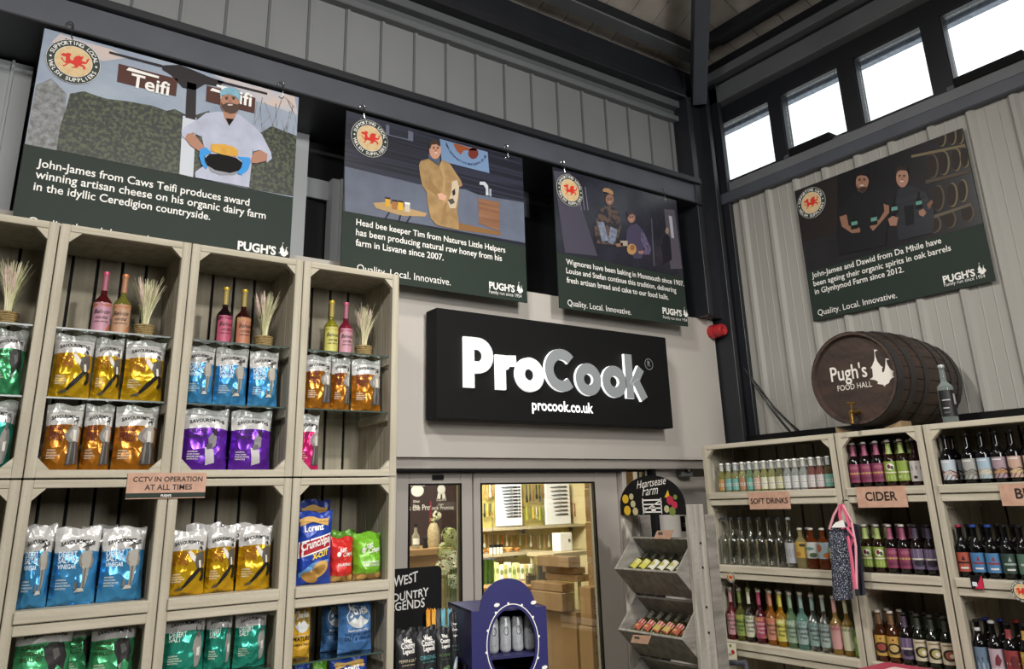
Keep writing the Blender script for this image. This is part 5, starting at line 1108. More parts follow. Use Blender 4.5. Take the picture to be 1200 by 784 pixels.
# ---- ciders
MAG = ('.', ) 
def mag(y, X, z, lb): beer(y, X, z, lb, 'cider bottles', DK, 1, (.12, .52, '9c2456', [('b5486a', ell(.5, .8, .3, .1, 14)), ('d9a04a', RECT(.12, .44, .88, .54)), ('7a1a45', RECT(.2, .15, .8, .30))]), 'd0c8c4', (.70, .93, 'a83a66'))
def lime(y, X, z, lb, apple=True): beer(y, X, z, lb, 'cider bottles', '1c0f07', .97, (.12, .54, '93b52a', [('b9d25a', RECT(.1, .08, .9, .3))]+([('efe8d8', ell(.5, .72, .24, .18, 16)), ('8a1f2a', ell(.42, .74, .10, .12, 12)), ('3a5a1a', ell(.6, .68, .09, .1, 12))] if apple else [('6a8a1a', RECT(.7, .5, .9, .9)), ('efe8d8', ell(.2, .2, .06, .05, 8))])+[('e8e2b0', RECT(.15, .40, .85, .47))]), 'd0c8c4', (.70, .93, 'a5bd52'))
def purp(y, X, z, lb): beer(y, X, z, lb, 'cider bottles', DK, 1, (.12, .52, '6a5280', [('8f7aa5', RECT(.0, .55, 1, 1)), ('2a1c34', ell(.5, .3, .3, .16, 14)), ('d8d0c0', RECT(.1, .46, .9, .54))]), '2b2a30', (.72, .93, '4a3a5a'))
def yel(y, X, z, lb): beer(y, X, z, lb, 'cider bottles', '3a1c08', .9, (.12, .52, 'e0a62a', [('2a1a10', ell(.5, .40, .40, .27, 16)), ('b5382a' if 'leftmost' in lb else 'd9b25a', ell(.5, .42, .28, .17, 14)), ('8a2a1a', [(.42, .8), (.58, .8), (.5, .9)])]), 'c8c2b8', (.74, .93, '8a5a2a'))
def crm(y, X, z, lb): beer(y, X, z, lb, 'cider bottles', '0f120a', .98, (.12, .52, 'd9cba4', [('2a2a1c', ell(.52, .42, .40, .27, 16)), ('c2b35a' if 'last' not in lb else 'b5502a', ell(.56, .42, .28, .19, 14)), ('efe6c8', ell(.62, .40, .14, .1, 12)), ('8a7a4a', RECT(.2, .84, .8, .9))]), '3b3a36', (.72, .92, '2f3a28'))
def wht(y, X, z, lb): beer(y, X, z, lb, 'cider bottles', '1a0a0c', .97, (.10, .52, 'd5cdc8', [('8a2a5a', RECT(0, .55, 1, .74)), ('2a2428', ell(.4, .2, .12, .08, 10))]), 'b8b4b0', None)
for i, px in enumerate((1000.4, 1013.4, 1027)): mag(rpos(px, 550, 4.07), 4.07, Z1, 'cider bottle with magenta label, %s of three at the left of the top cider shelf' % ORD[i])
lime(rpos(1040, 548, 4.07), 4.07, Z1, 'cider bottle with lime label and red apple, on the top cider shelf')
lime(rpos(1055, 548, 4.07), 4.07, Z1, 'cider bottle with plain lime label, on the top cider shelf', False)
wht(rpos(1074, 545, 4.07), 4.07, Z1, 'cider bottle with white label and purple band, right end of the top cider shelf')
for i, px in enumerate((1005, 1018, 1031)): mag(rpos(px, 545, 4.16), 4.16, Z1, 'magenta necked cider bottle, second row of the top cider shelf, %s from left' % ORD[i])
for i, px in enumerate((1044, 1060)): lime(rpos(px, 543, 4.16), 4.16, Z1, 'lime necked cider bottle, second row of the top cider shelf, %s' % ('left one', 'right one')[i])
for i, px in enumerate((1014.6, 1027.5)): lime(rpos(px, 650, 4.07), 4.07, Z2, 'cider bottle with lime label on the middle cider shelf, %s of the pair' % ('left', 'right')[i])
for i, px in enumerate((1042, 1057.5)): mag(rpos(px, 650, 4.07), 4.07, Z2, 'cider bottle with magenta label on the middle cider shelf, %s of the pair' % ('left', 'right')[i])
for i, px in enumerate((1073, 1092)): purp(rpos(px, 650, 4.07), 4.07, Z2, 'cider bottle with purple label on the middle cider shelf, %s of the pair' % ('left', 'right')[i])
for i, px in enumerate((1019, 1032)): lime(rpos(px, 645, 4.16), 4.16, Z2, 'lime necked cider bottle, second row of the middle cider shelf, %s one' % ('left', 'right')[i])
for i, px in enumerate((1047, 1062)): mag(rpos(px, 645, 4.16), 4.16, Z2, 'magenta necked cider bottle, second row of the middle cider shelf, %s one' % ('left', 'right')[i])
purp(rpos(1080, 645, 4.16), 4.16, Z2, 'cider bottle with purple neck in the second row of the middle cider shelf')
for i, px in enumerate((1033, 1046)): yel(rpos(px, 730, 4.07), 4.07, Z3, 'cider bottle with yellow label on the low cider shelf, %s one' % ('leftmost', 'second')[i])
purp(rpos(1060, 733, 4.07), 4.07, Z3, 'cider bottle with purple label on the low cider shelf')
for i, px in enumerate((1074, 1089, 1106)): crm(rpos(px, 737, 4.07), 4.07, Z3, 'cider bottle with cream label on the low cider shelf, %s of three' % ('first', 'second', 'last')[i])
for i, px in enumerate((1040, 1055, 1069, 1083, 1098)): (yel if i < 2 else crm)(rpos(px, 720, 4.16), 4.16, Z3, 'dark cider bottle in the second row of the low cider shelf, %s from left' % ORD[i])
# ---- beers
def pale(y, X, z, lb, h1, h2, h3): beer(y, X, z, lb, 'beer bottles', '070708', 1, (.10, .50, h1, [(h2, [(0, 0), (1, 0), (1, .35), (.6, .5), (.3, .4), (0, .55)]), (h3, [(.1, .3), (.5, .45), (.9, .3), (.9, .22), (.1, .2)]), ('e8e8e8', RECT(.1, .86, .6, .92))]), '17171a', None)
P1 = [(1111.6, 'b7cbd8', '8a3a35', 'c9b8b0', 'red landscape'), (1137, 'a8a8a2', '5d5c50', '8d8a7a', 'grey landscape'), (1154.5, '9fc0d8', 'b9a985', 'd5cdb5', 'beach'), (1172.5, 'b08a9a', '4a2a2c', 'd9924a', 'purple harbour'), (1190.5, 'd9a58a', '5a3340', 'e8c07a', 'sunset harbour'), (1209, 'd9a58a', '5a3340', 'e8c07a', 'partly seen sunset harbour')]
for px, a, b_, c_, nm in P1: pale(rpos(px, 545, 4.07), 4.07, Z1, 'beer bottle with %s label, front row of the top beer shelf' % nm, a, b_, c_)
for i, px in enumerate((1120, 1131, 1146, 1163, 1181, 1199)): pale(rpos(px, 540, 4.16), 4.16, Z1, 'black beer bottle in the second row of the top beer shelf, %s from left' % ORD[i], 'b7c0c8', '2c2c30', 'd8d8d8')
pent = [(0, 0), (1, 0), (1, .78), (.5, 1), (0, .78)]
def craft(y, X, z, lb, hx, cap, ink_): beer(y, X, z, lb, 'beer bottles', '08080a', 1, (.12, .48, hx, [(ink_, [(.4, .6), (.6, .6), (.5, .85)]), (ink_, RECT(.2, .42, .8, .52)), ('e8e4de', RECT(.3, .15, .7, .24))]), cap, None)
for px, hx, cap, ik, nm in ((1122, 'd0442a', '9c2f4a', '1a1414', 'orange red label and pink cap, first'), (1139.6, '2f7fc8', '2a4a9c', 'a82a3a', 'blue label and blue cap, second'), (1157, '3585cc', '2a4a9c', 'a82a3a', 'blue label and blue cap, third'), (1174, '2a4a3e', '1d1d20', '9fb8a8', 'dark green label, fourth'), (1191.6, '4a7a62', '1d1d20', 'c0d0c4', 'green label, fifth'), (1209, '4a7a62', '1d1d20', 'c0d0c4', 'green label, sixth')):
    craft(rpos(px, 645, 4.07), 4.07, Z2, 'beer bottle with %s on the middle beer shelf' % nm, hx, cap, ik)
for i, px in enumerate((1131, 1148, 1166, 1184)): craft(rpos(px, 640, 4.16), 4.16, Z2, 'black beer bottle in the second row of the middle beer shelf, %s from left' % ORD[i], '1e2a3a', '1d1d24', '5a6a7a')
beer(rpos(1143, 745, 4.07), 4.07, Z3, 'black beer bottle with blue oval label, first on the low beer shelf', 'beer bottles', '08080a', 1, (.12, .52, '5f7fa0', [('2a3a4a', RECT(0, .42, 1, .56)), ('a8b8c8', RECT(0, .0, 1, .3))]), '1d1d20', (.80, .86, 'd8d8d8'))
beer(rpos(1162, 748, 4.07), 4.07, Z3, 'black beer bottle with pale pink label, second on the low beer shelf', 'beer bottles', '08080a', 1, (.12, .52, 'c9a9b8', [('8a1f2a', [(.3, .3), (.5, .25), (.65, .5), (.5, .8), (.35, .6)]), ('e8dde0', RECT(.1, .05, .9, .16))]), 'b8b8bc', None)
beer(rpos(1177, 752, 4.07), 4.07, Z3, 'black beer bottle with red round label and red neck, third on the low beer shelf', 'beer bottles', '08080a', 1, (.10, .52, 'b52a2e', [('e0d8d0', RECT(.1, .42, .9, .5)), ('7a1a1e', ell(.5, .5, .2, .3, 12))]), '1d1d20', (.72, .88, 'b8343a'))
beer(rpos(1194, 755, 4.07), 4.07, Z3, 'black beer bottle with yellow label and yellow neck, fourth on the low beer shelf', 'beer bottles', '08080a', 1, (.10, .52, 'e0b01e', [('2a2010', RECT(.15, .3, .85, .6)), ('e8d88a', RECT(.1, .8, .9, .9))]), '1d1d20', (.72, .88, 'd8a82a'))
for i, px in enumerate((1151, 1168, 1183)): craft(rpos(px, 735, 4.16), 4.16, Z3, 'black beer bottle in the second row of the low beer shelf, %s from left' % ORD[i], '1e2030', '2a3a8a' if i < 2 else '8a2a2a', '5a6a7a')
# ---- soft drinks: mixers on top
def mixer(y, X, z, lb, liq, al, hx, top='c9cdc8', d2='e8e4da'):
    bottle('mixer_bottle', lb, 'bottle', 'mixer bottles on the top soft drinks shelf', (X, y, z), .176, .0255, .0125, .50, .74, liq, al, YR(), (.08, .46, hx, [(d2, RECT(.1, .35, .9, .62)), ('6a6a60', RECT(.2, .46, .8, .5))]), 'd8d8d4', (.74, .95, top))
MX = [(852, '8a8a4a', 'c98a3a', 'orange'), (859.5, '9a9a6a', '5fb0a8', 'teal'), (867, '9a9a6a', '62b5a5', 'teal'), (875.5, 'a8a878', 'c0764a', 'orange'), (884.5, '7d9a7a', '4fb09a', 'teal'), (892, 'a8a67a', 'd5a58a', 'peach'), (899, 'a0a06a', 'd8d8b0', 'pale yellow'), (907.5, 'a0a06a', 'd8d4b0', 'pale yellow'), (918.5, '7a7a5a', 'c8c48a', 'straw'), (926, 'a8aca8', 'c8cac8', 'white'), (932.5, 'a8aca8', 'c8cac8', 'white'), (939.5, 'a8aca8', 'c8cac8', 'white'), (949, '8a5a52', 'c8bcbc', 'pinkish white'), (958, '8a5a52', 'c8bcbc', 'pinkish white'), (968.5, '6a5a42', '5fb5a0', 'teal'), (977, '6a5a42', '5fb5a0', 'teal')]
for i, (px, lq, hx, nm) in enumerate(MX): mixer(rpos(px, 558, 4.062), 4.062, Z1, '%s labelled mixer bottle, %s from left in the front row of the top shelf' % (nm, ORD[i]), lq, .35, hx, 'b9c4bc' if 'teal' in nm else 'c4c2b4')
for i in range(13):
    px = 856+i*9; mixer(rpos(px, 556, 4.13), 4.13, Z1, 'mixer bottle, %s from left, second row of the top soft drinks shelf' % ORD[i], 'a8aca0', .3, ('c8c48a', 'c8cac8', '5fb0a8')[i % 3])
def clear(y, X, z, lb, hx=None, capx='3a3f48'):
    bottle('water_bottle', lb, 'bottle', 'clear bottles on the middle soft drinks shelf', (X, y, z), .272, .033, .0115, .52, .66, 'a3b3ab', .10, YR(), (.10, .5, hx, [('8d9298', RECT(.15, .3, .85, .7))]) if hx else None, capx)
for i, px in enumerate((848.5, 858.5, 869, 880, 891, 903, 912.5)): clear(rpos(px, 640, 4.07), 4.07, Z2, 'clear glass bottle, %s from left, front row of the middle soft drinks shelf' % ORD[i])
clear(rpos(922.5, 640, 4.07), 4.07, Z2, 'clear glass bottle with grey printed label, beside the picture sleeve bottles', 'a9acb2', 'b8bcc0')
for i, px in enumerate((854, 865, 876, 888, 899, 909, 919)): clear(rpos(px, 636, 4.155), 4.155, Z2, 'clear glass bottle, second row of the middle soft drinks shelf, %s from left' % ORD[i], None, '2a2f4a' if i > 2 else '3a3f48')
def sleeve(y, X, z, lb, liq, hx, deco): bottle('juice_bottle', lb, 'bottle', 'small juice bottles in picture sleeves', (X, y, z), .215, .034, .0125, .62, .80, liq, .6, YR(), (.27, .66, hx, deco), 'd8d4cc')
sleeve(rpos(933, 645, 4.07), 4.07, Z2, 'juice bottle in a yellow sleeve on the middle soft drinks shelf', 'a89a6a', 'dba520', [('3a2a1a', ell(.6, .8, .2, .1, 10)), ('c07a1a', ell(.3, .25, .2, .15, 10))])
sleeve(rpos(944, 646, 4.07), 4.07, Z2, 'juice bottle in a white and teal sleeve on the middle soft drinks shelf', '7a3a1a', 'c8cfc8', [('5a9a8a', ell(.4, .6, .3, .1, 10)), ('4a6a3a', ell(.6, .2, .25, .15, 10))])
sleeve(rpos(955.5, 647, 4.07), 4.07, Z2, 'juice bottle in a blue and orange sleeve on the middle soft drinks shelf', '7a3a1a', '9ab8c0', [('c8502a', ell(.2, .65, .22, .25, 12)), ('d8642a', ell(.75, .2, .3, .18, 12))])
sleeve(rpos(949, 641, 4.15), 4.15, Z2, 'juice bottle standing behind the picture sleeve bottles', '7a3a1a', 'c8502a', [])
bottle('juice_bottle', 'dark juice bottle with yellow label beside the hanging navy apron', 'bottle', None, (4.07, rpos(967, 648, 4.07), Z2), .235, .031, .0125, .55, .75, '2a2a10', .85, YR(), (.08, .50, 'd8d020', [('8a8a1a', RECT(.1, .4, .9, .7)), ('2a2a1a', RECT(.3, .5, .7, .58))]), 'd8d4cc', (.78, .95, 'c8c4b8'))
# ---- cordials and presses below
CD = [(857, '6a1a20', .8, 'd9909a', 'b03a4a', 'pink', 'dark red'), (869.5, '6a6a30', .6, '8fb53a', 'd0c83a', 'green', 'olive'), (881, '1a120c', .95, 'cfd0ae', '6a8a4a', 'white and green', 'dark'), (893, '3a0c14', .95, 'c22f5a', 'e0a03a', 'crimson', 'dark red'), (906.5, 'a0601e', .7, 'd9805a', 'e05a2a', 'peach', 'amber'), (919.5, 'b8801a', .6, 'ddd23a', 'f0e8a0', 'yellow', 'golden'), (933, '7a9a72', .45, '8fb08a', 'c0d0b0', 'pale green', 'greenish'), (949, '6a958a', .35, '8fb0a8', '5a8a84', 'grey teal', 'pale teal'), (963, '7a9a90', .25, '7fa59c', '4a7a72', 'dull teal', 'clear'), (973, '8a9a94', .2, '9ab0a8', '6a8a84', 'pale grey', 'clear'), (982.5, 'b08a4a', .6, 'd98f8a', 'c04a4a', 'rose', 'amber'), (993.5, 'a0803a', .6, 'd5cf9f', '7a8a3a', 'cream', 'golden')]
for i, (px, lq, al, h1, h2, nm, lqn) in enumerate(CD):
    y = rpos(px, 735+(px-860)*.1, 4.072)
    bottle('cordial_bottle', '%s cordial bottle with %s label, %s on the low soft drinks shelf' % (lqn, nm, ORD[i]), 'bottle', 'cordial bottles on the low soft drinks shelf', (4.072, y, Z3), .285 if i != 7 else .29, .0325 if i != 7 else .036, .012, .50, .66, lq, al, YR(), (.10, .50, h1, [(h2, [(0, .8), (.4, .95), (.8, .82), (1, .9), (1, 1), (0, 1)]), (h2, [(.65, 0), (1, 0), (1, .3)])]), {'white and green': '8a9a5a'}.get(nm, 'c9c4b4'), (.72, .95, h1), [('Belvoir', .14, .86, .62, '201418' if nm != 'crimson' else 'f0d8c0', .25), ('Cordial', .22, .8, .42, '201418' if nm != 'crimson' else 'f0d8c0', .2), ('Press', .28, .7, .24, '201418' if nm != 'crimson' else 'f0d8c0', .2)] if i < 10 else None, .9)
for i, px in enumerate((864, 876, 888, 900, 913, 927, 941, 956)):
    bottle('cordial_bottle', 'cordial bottle in the second row of the low soft drinks shelf, %s from left' % ORD[i], 'bottle', 'cordial bottles on the low soft drinks shelf', (4.15, rpos(px, 728+(px-860)*.1, 4.15), Z3), .285, .0345, .012, .50, .66, ('5a1a20', '6a6a30', '3a0c14', 'a0601e', 'b8801a', '7a9a72', '7a9a90', '8a9a94')[i], .55, YR(), (.10, .5, ('d9909a', '8fb53a', 'c22f5a', 'd9805a', 'ddd23a', '8fb08a', '8fb0a8', '9ab0a8')[i], []), 'c8c4b4', (.72, .985, ('d9909a', '8fb53a', 'c22f5a', 'd9805a', 'ddd23a', '8fb08a', '8fb0a8', '9ab0a8')[i]))
bottle('cordial_bottle', 'green bottle with leafy lime label at the right end of the low soft drinks shelf', 'bottle', None, (4.065, rpos(1004, 752, 4.062), Z3), .25, .034, .012, .5, .7, '4a6a1a', .7, YR(), (.05, .55, '6aa82a', [('a5d84a', ell(.3, .6, .2, .14, 8)), ('3a6a1a', ell(.6, .4, .2, .14, 8)), ('b5e05a', ell(.6, .75, .18, .1, 8))]), 'c8c4b4', None)
# bottles in a row stand side by side, clear of each other and of the rack sides
rowsb = {}
for o in bpy.data.objects:
    if o.parent is None and o.type == 'EMPTY' and o.get('category') == 'bottle' and 4.0 < o.location.x < 4.3 and o.location.z < 2:
        rk = 1 if o.get('group') == 'cider bottles' else 2 if o.get('group') == 'beer bottles' else 0
        rowsb.setdefault((rk, o.location.x > 4.1, round(o.location.z, 1)), []).append(o)
for (rk, bk, z), os_ in rowsb.items():
    os_.sort(key=lambda o: -o.location.y); R2 = [max(abs(v.co.x) for ch in o.children for v in ch.data.vertices)+.0018 for o in os_]; ys_ = [o.location.y for o in os_]
    hi, lo = racks[rk][1]-.018, racks[rk][2]+.018
    for _ in range(400):
        for i in range(len(os_)):
            if i+1 < len(os_):
                need = R2[i]+R2[i+1]-(ys_[i]-ys_[i+1])
                if need > 0: ys_[i] += need/2; ys_[i+1] -= need/2
            ys_[i] = max(min(ys_[i], hi-R2[i]), lo+R2[i])
    for o, y in zip(os_, ys_): o.location.y = y
# ------------------------------------------------------------------ shelf signs
def shelf_card(pts, text, label, fu0, fu1): card('shelf_sign', label, 'sign', pts, 'X', RXF-.0165, TERRA, [(text, fu0, fu1, .33, .02, 0)], None, 'terracotta shelf signs')
shelf_card([(877, 578), (924, 575.5), (925, 595.5), (879, 597)], 'SOFT DRINKS', 'terracotta shelf sign lettered soft drinks', .04, .96)
shelf_card([(1003, 572), (1060, 569), (1063, 592), (1006, 595)], 'CIDER', 'terracotta shelf sign lettered cider', .18, .82)
shelf_card([(1172, 568), (1240, 565), (1243, 592), (1175, 593)], 'BEER', 'terracotta shelf sign with a large letter B at the right photo edge', .26, .80)
def wobbler(px, py, r, label):
    p = atX(px, py, RXF-.05); P = Plane('X', RXF-.05); t = wthing('shelf_wobbler', (RXF-.05, p.y, p.z), label, 'shelf badge', 'round dragon badges on the racks')
    badge(t, P.fn, P.uv(px, py), r, 0)
    b = MB(); b.prism(ell(*P.uv(px, py), r, r, 28), P.fn(-.5), P.fn(-2.5)); b.build('disc', [WHITE], t)
    MB().tube([(RXF-.049, p.y, p.z-r*.8), (RXF-.03, p.y-.01, p.z-r*1.4), (RXF-.012, p.y-.015, p.z-r*1.9)], .0025, 6).build('stem', [MATS['shelf_glass']], t)
wobbler(856.5, 676.5, .03, 'small round red dragon badge above the first cordial bottle')
wobbler(1197.5, 693, .045, 'round red dragon badge on the beer rack at the right photo edge')
# price ticket
P = Plane('X', RXF-.016); t = wthing('price_ticket', P.fn(0)(*P.uv(1146, 690)), 'black and red price ticket on the middle beer shelf edge', 'price ticket')
u0, v1 = P.uv(1136, 674); u1, v0 = P.uv(1153.5, 690.5)
MB().prism([(u0, v0), (u1, v0), (u1, v1), (u0, v1)], P.fn(0), P.fn(-4)).build('card', [BLACKM], t)
MB().face([P.fn(.8)(*q_) for q_ in ((u0+(u1-u0)*.25, v0), (u1, v0), (u1, v1), (u0+(u1-u0)*.95, v1), (u0+(u1-u0)*.6, v0+(v1-v0)*.45))]).build('red_corner', [flat('b82a48')], t)
MB().face([P.fn(1.2)(*q_) for q_ in RECT(u0+(u1-u0)*.12, v0+(v1-v0)*.18, u0+(u1-u0)*.5, v0+(v1-v0)*.5)]).build('price_patch', [flat('cfd8e0')], t)
# ------------------------------------------------------------------ barrel on top of the racks
bz = 2.346; byc = 2.41; brl = mat('barrel_oak', '43332a', .55, hex2='2a201b', scale=(3, 22, 22), bump=.3, bscale=40); hoop = mat('barrel_hoop', '2b2726', .5, var=.2, scale=(12, 12, 12), bump=.2)
t = wthing('oak_barrel', (4.35, byc, 2.07), 'dark oak barrel lying on top of the racks, white castle lettering on its head', 'barrel')
axb = lambda x, y, z: (4.0+z, byc-x, bz+y)   # lathe axis runs away from the room into the wall
BL = .68
def br_(s): return .248+.026*math.sin(math.pi*s)
prof = [(br_(k/16), BL*k/16) for k in range(17)]
b = MB(); N = 26
for k in range(N):
    a0, a1 = 2*math.pi*k/N+.006, 2*math.pi*(k+1)/N-.006
    b.lathe(prof, 3, 0, a0, a1, axb)
b.lathe([(r-.004, z) for r, z in prof], 40, 1, fn=axb, cap=False).lathe([(.248, 0), (.234, 0), (.229, .02)], 40, 0, fn=axb, cap=False).lathe([(.2, BL-.02), (.248, BL)], 40, 0, fn=axb, cap=False)
b.build('stave_body', [brl, BLACKM], t)
MB().lathe([(0, .02), (.2295, .02)], 40, fn=axb, cap=False).build('barrel_head', [mat('barrel_head_oak', '3d2e27', .5, hex2='2a201c', scale=(3, 3, 14), bump=.3, bscale=30)], t)
MB().lathe([(0, BL-.02), (.2165, BL-.02)], 40, fn=axb, cap=False).build('barrel_head', [brl], t)
for s0, s1 in ((.0, .085), (.16, .235), (.34, .40), (.60, .66), (.765, .84), (.915, 1.0)):
    MB().lathe([(br_(s0+(s1-s0)*k/4)+.0035, BL*(s0+(s1-s0)*k/4)) for k in range(5)], 48, fn=axb, cap=False).build('hoop', [hoop], t)
for s0 in (.04, .2, .37):
    for a in (.55, .62, -.9):
        rv = MB(); rv.lathe([(0, .004), (.006, .003), (.008, 0)], 8, fn=lambda x, y, z, s0=s0, a=a: (4.0+BL*s0+x, byc-(br_(s0)+.003+z)*math.sin(a*-1)*1.0, bz+(br_(s0)+.003+z)*math.cos(a)+y*.5)); rv.build('rivet', [hoop], t)
lt = MB(); hx_ = 4.0+.02-.003; PB = Plane('X', hx_); f = PB.fn(0)
p0, p1 = PB.uv(974.5, 447.5), PB.uv(1017, 442); write(lt, "Pugh's", p1[0]-p0[0], lambda x, y: f(p0[0]+x, p0[1]+y), 0, 1.25, .012)
q0, q1 = PB.uv(982, 458.5), PB.uv(1022.5, 455); write(lt, 'FOOD HALL', q1[0]-q0[0], lambda x, y: f(q0[0]+x, q0[1]+y), 0, 1.15, 0)
paint = mat('barrel_white_paint', 'cfcac2', .7); lt.build('lettering', [paint], t)
cs = MB(); c0 = PB.uv(1019.5, 455); k = PB.uv(1049.5, 440)[0]-PB.uv(1019, 440)[0]
cs.face([f(u, v) for u, v in CASTLE_UV]); cs.build('castle_emblem', [paint], t)
tp = PB.uv(1007.5, 489); ty = -tp[0]; tz = tp[1]
MB().tube([(4.02, ty, tz+.03), (3.93, ty, tz+.02)], [.012, .010], 10).tube([(3.94, ty, tz+.03), (3.94, ty, tz-.035)], [.011, .009], 10).tube([(3.955, ty, tz+.03), (3.955, ty, tz+.07)], [.006, .006], 8).tube([(3.955, ty-.025, tz+.07), (3.955, ty+.025, tz+.075)], .005, 8).build('brass_tap', [BRASS], t)
wedge = mat('wedge_pine', '8a7458', .7, var=.1, scale=(4, 30, 30))
for i, (yc, xc) in enumerate(((byc+.14, 4.12), (byc-.14, 4.12), (byc+.14, 4.55), (byc-.14, 4.55))):
    s_ = 1 if yc > byc else -1; w_ = wthing('barrel_chock', (xc, yc, 2.066), 'small pine wedge under the barrel, %s %s one' % ('front' if xc < 4.3 else 'back', 'left' if s_ > 0 else 'right'), 'wedge', 'pine wedges under the barrel')
    o_ = [(yc+s_*.05, 2.067), (yc+s_*.05, 2.067+.034), (yc+s_*.0, 2.067+.019), (yc-s_*.045, 2.067+.007), (yc-s_*.045, 2.067)]
    MB().prism(o_, lambda a, b_: (xc-.05, a, b_), lambda a, b_: (xc+.05, a, b_)).build('wedge', [wedge], w_)
yb_ = rpos(1112, 480, 4.07)
bottle('spirit_bottle', 'clear spirit bottle with black label standing beside the barrel on the rack top', 'bottle', None, (4.07, yb_, 2.067), .285, .036, .014, .60, .72, '8d9894', .4, -1.0, (.10, .55, '17171a', [('c8c8c4', RECT(.2, .3, .5, .34)), ('c8c8c4', RECT(.2, .6, .6, .64)), ('5a5a5a', RECT(.2, .12, .5, .18)), ('b9bcbc', RECT(.80, .45, 1, .85))]), 'b8bcbc')
# small dark plaque lying on the rack top by the bottle
# ------------------------------------------------------------------ hanging navy apron with pink straps
ap = mat('apron_navy', '262a3a', .85, hex2='b9bccb', scale=(190, 190, 190), detail=0, thr=(.33, .37)); pink = mat('strap_pink', 'c95a78', .7); pinkp = mat('strap_pale', 'd99aa6', .7)
PA = Plane('X', 3.90)
ya = -PA.uv(985, 600)[0]
t = wthing('hanging_apron', (3.93, ya, PA.uv(985, 700)[1]), 'navy speckled folded apron with pink ties hanging in front of the racks', 'apron')
def cloth(name, cor, X, m, th=.012, wav=.008, ph=0):
    (a, b_, c_, d_) = [PA.uv(*q_) for q_ in cor]; nu, nv = 10, 16; mb = MB(); vs = []
    for back in (0, 1):
        for j in range(nv+1):
            for i in range(nu+1):
                u, v = i/nu, j/nv; p = [(a[k]*(1-u)+b_[k]*u)*(1-v)+(d_[k]*(1-u)+c_[k]*u)*v for k in (0, 1)]
                vs.append((X+th*back*(1-(2*u-1)**4)+wav*math.sin(u*9+ph+v*2)*(.3+v), -p[0], p[1]))
    n1 = (nu+1)*(nv+1); fs = []
    for j in range(nv):
        for i in range(nu): q_ = j*(nu+1)+i; fs += [(q_, q_+1, q_+nu+2, q_+nu+1), (n1+q_+nu+1, n1+q_+nu+2, n1+q_+1, n1+q_)]
    rim = [i for i in range(nu+1)]+[j*(nu+1)+nu for j in range(1, nv+1)]+[nv*(nu+1)+i for i in range(nu-1, -1, -1)]+[j*(nu+1) for j in range(nv-1, 0, -1)]
    for k in range(len(rim)): p, q_ = rim[k], rim[(k+1) % len(rim)]; fs.append((p, p+n1, q_+n1, q_))
    mb.add(vs, fs, 0, True); return mb.build(name, [m], t)
cloth('apron_cloth', ((971, 612), (996, 612), (1001, 702), (975, 704)), 3.90, ap)
cloth('folded_edge', ((990, 612), (1004, 616), (1011, 698), (1000, 699)), 3.925, mat('apron_navy_plain', '20232f', .85, var=.2, scale=(60, 60, 60)), .012, .005, 2)
hk = atX(987, 589, 3.93)
MB().tube([(3.984, hk.y, hk.z+.01), (3.94, hk.y, hk.z+.012), (3.925, hk.y, hk.z-.01), (3.93, hk.y, hk.z-.02)], .004, 6).build('hook', [CHROME], t)
for i, pts in enumerate((((984, 592), (977, 604), (972, 620)), ((985, 591), (984, 604), (988, 620)), ((987, 591), (992, 605), (996, 618)), ((989, 592), (998, 612), (1003, 640), (1004, 690)), ((993, 618), (1000, 630), (997, 640), (993, 628)), ((994, 630), (998, 655), (1002, 690)))):
    sb = MB(); sb.tube([tuple(atX(x, y, 3.895-.003*i)) for x, y in pts], .0065 if i in (0, 3) else .009, 6); sb.build('strap', [pinkp if i in (0, 3) else pink], t)
tg = [PA.uv(x, y) for x, y in ((982, 612), (990, 609), (993, 618), (976, 618))]
MB().prism(tg, lambda a, b_: (3.882, -a, b_), lambda a, b_: (3.885, -a, b_)).build('swing_tag', [WHITE], t)
# card leaflet at the lower left of the soft drinks rack, grey rail below it
P = Plane('X', RXF-.03); u0, v1 = P.uv(847, 752); u1, v0 = P.uv(864, 778)
t = wthing('recipe_card', (RXF-.03, -u0, v0), 'cream card with red fruit print hanging at the lower left of the soft drinks rack', 'card')
MB().prism([(u0, v0), (u1, v0), (u1, v1), (u0, v1)], P.fn(0), P.fn(-5)).build('card', [flat('d5d0bc')], t)
db = MB()
for k, (x, y, r) in enumerate(((.75, .55, .14), (.2, .75, .16), (.6, .85, .1))): db.face([P.fn(.8)(u0+(u1-u0)*(x+a), v0+(v1-v0)*(y+b_)) for a, b_ in ell(0, 0, r, r*.8, 10)], k)
db.build('fruit_print', [flat('a8262b'), flat('c8a83a'), flat('6a8a3a')], t)
lt = MB(); write(lt, 'Fruit', (u1-u0)*.5, lambda x, y: P.fn(.8)(u0+(u1-u0)*.15+x, v0+(v1-v0)*.35+y)); lt.build('lettering', [BLACKM], t)
a, b_ = atX(826, 776, 3.6), atX(874, 777, 3.6)
t = wthing('trolley_handle', (3.6, a.y, 0), 'grey tubular trolley handle at the foot of the soft drinks rack', 'trolley')
MB().tube([(3.6, a.y, a.z), (3.6, b_.y, b_.z)], .014, 12).build('handle_bar', [STEELG], t)
for q_ in (a, b_): MB().tube([(3.6, q_.y, q_.z), (3.62, q_.y, .05)], .011, 10).build('upright', [STEELG], t).data; 
for q_ in (a, b_): MB().lathe([(.0, .0), (.035, .005), (.04, .03), (.035, .055), (0, .06)], 14, fn=lambda x, y, z, q_=q_: (3.62+x, q_.y+z-.03, .04+y)).build('wheel', [BLACKM], t)
for k, px in enumerate((829, 848)):
    p = atX(px, 776, 3.6); MB().tube([(3.6, p.y-.012, p.z+.0), (3.6, p.y+.012, p.z)], .017, 12).build('grip_band', [mat('grip_tan', '9a7a4a', .6) if k == 0 else BLACKM], t)
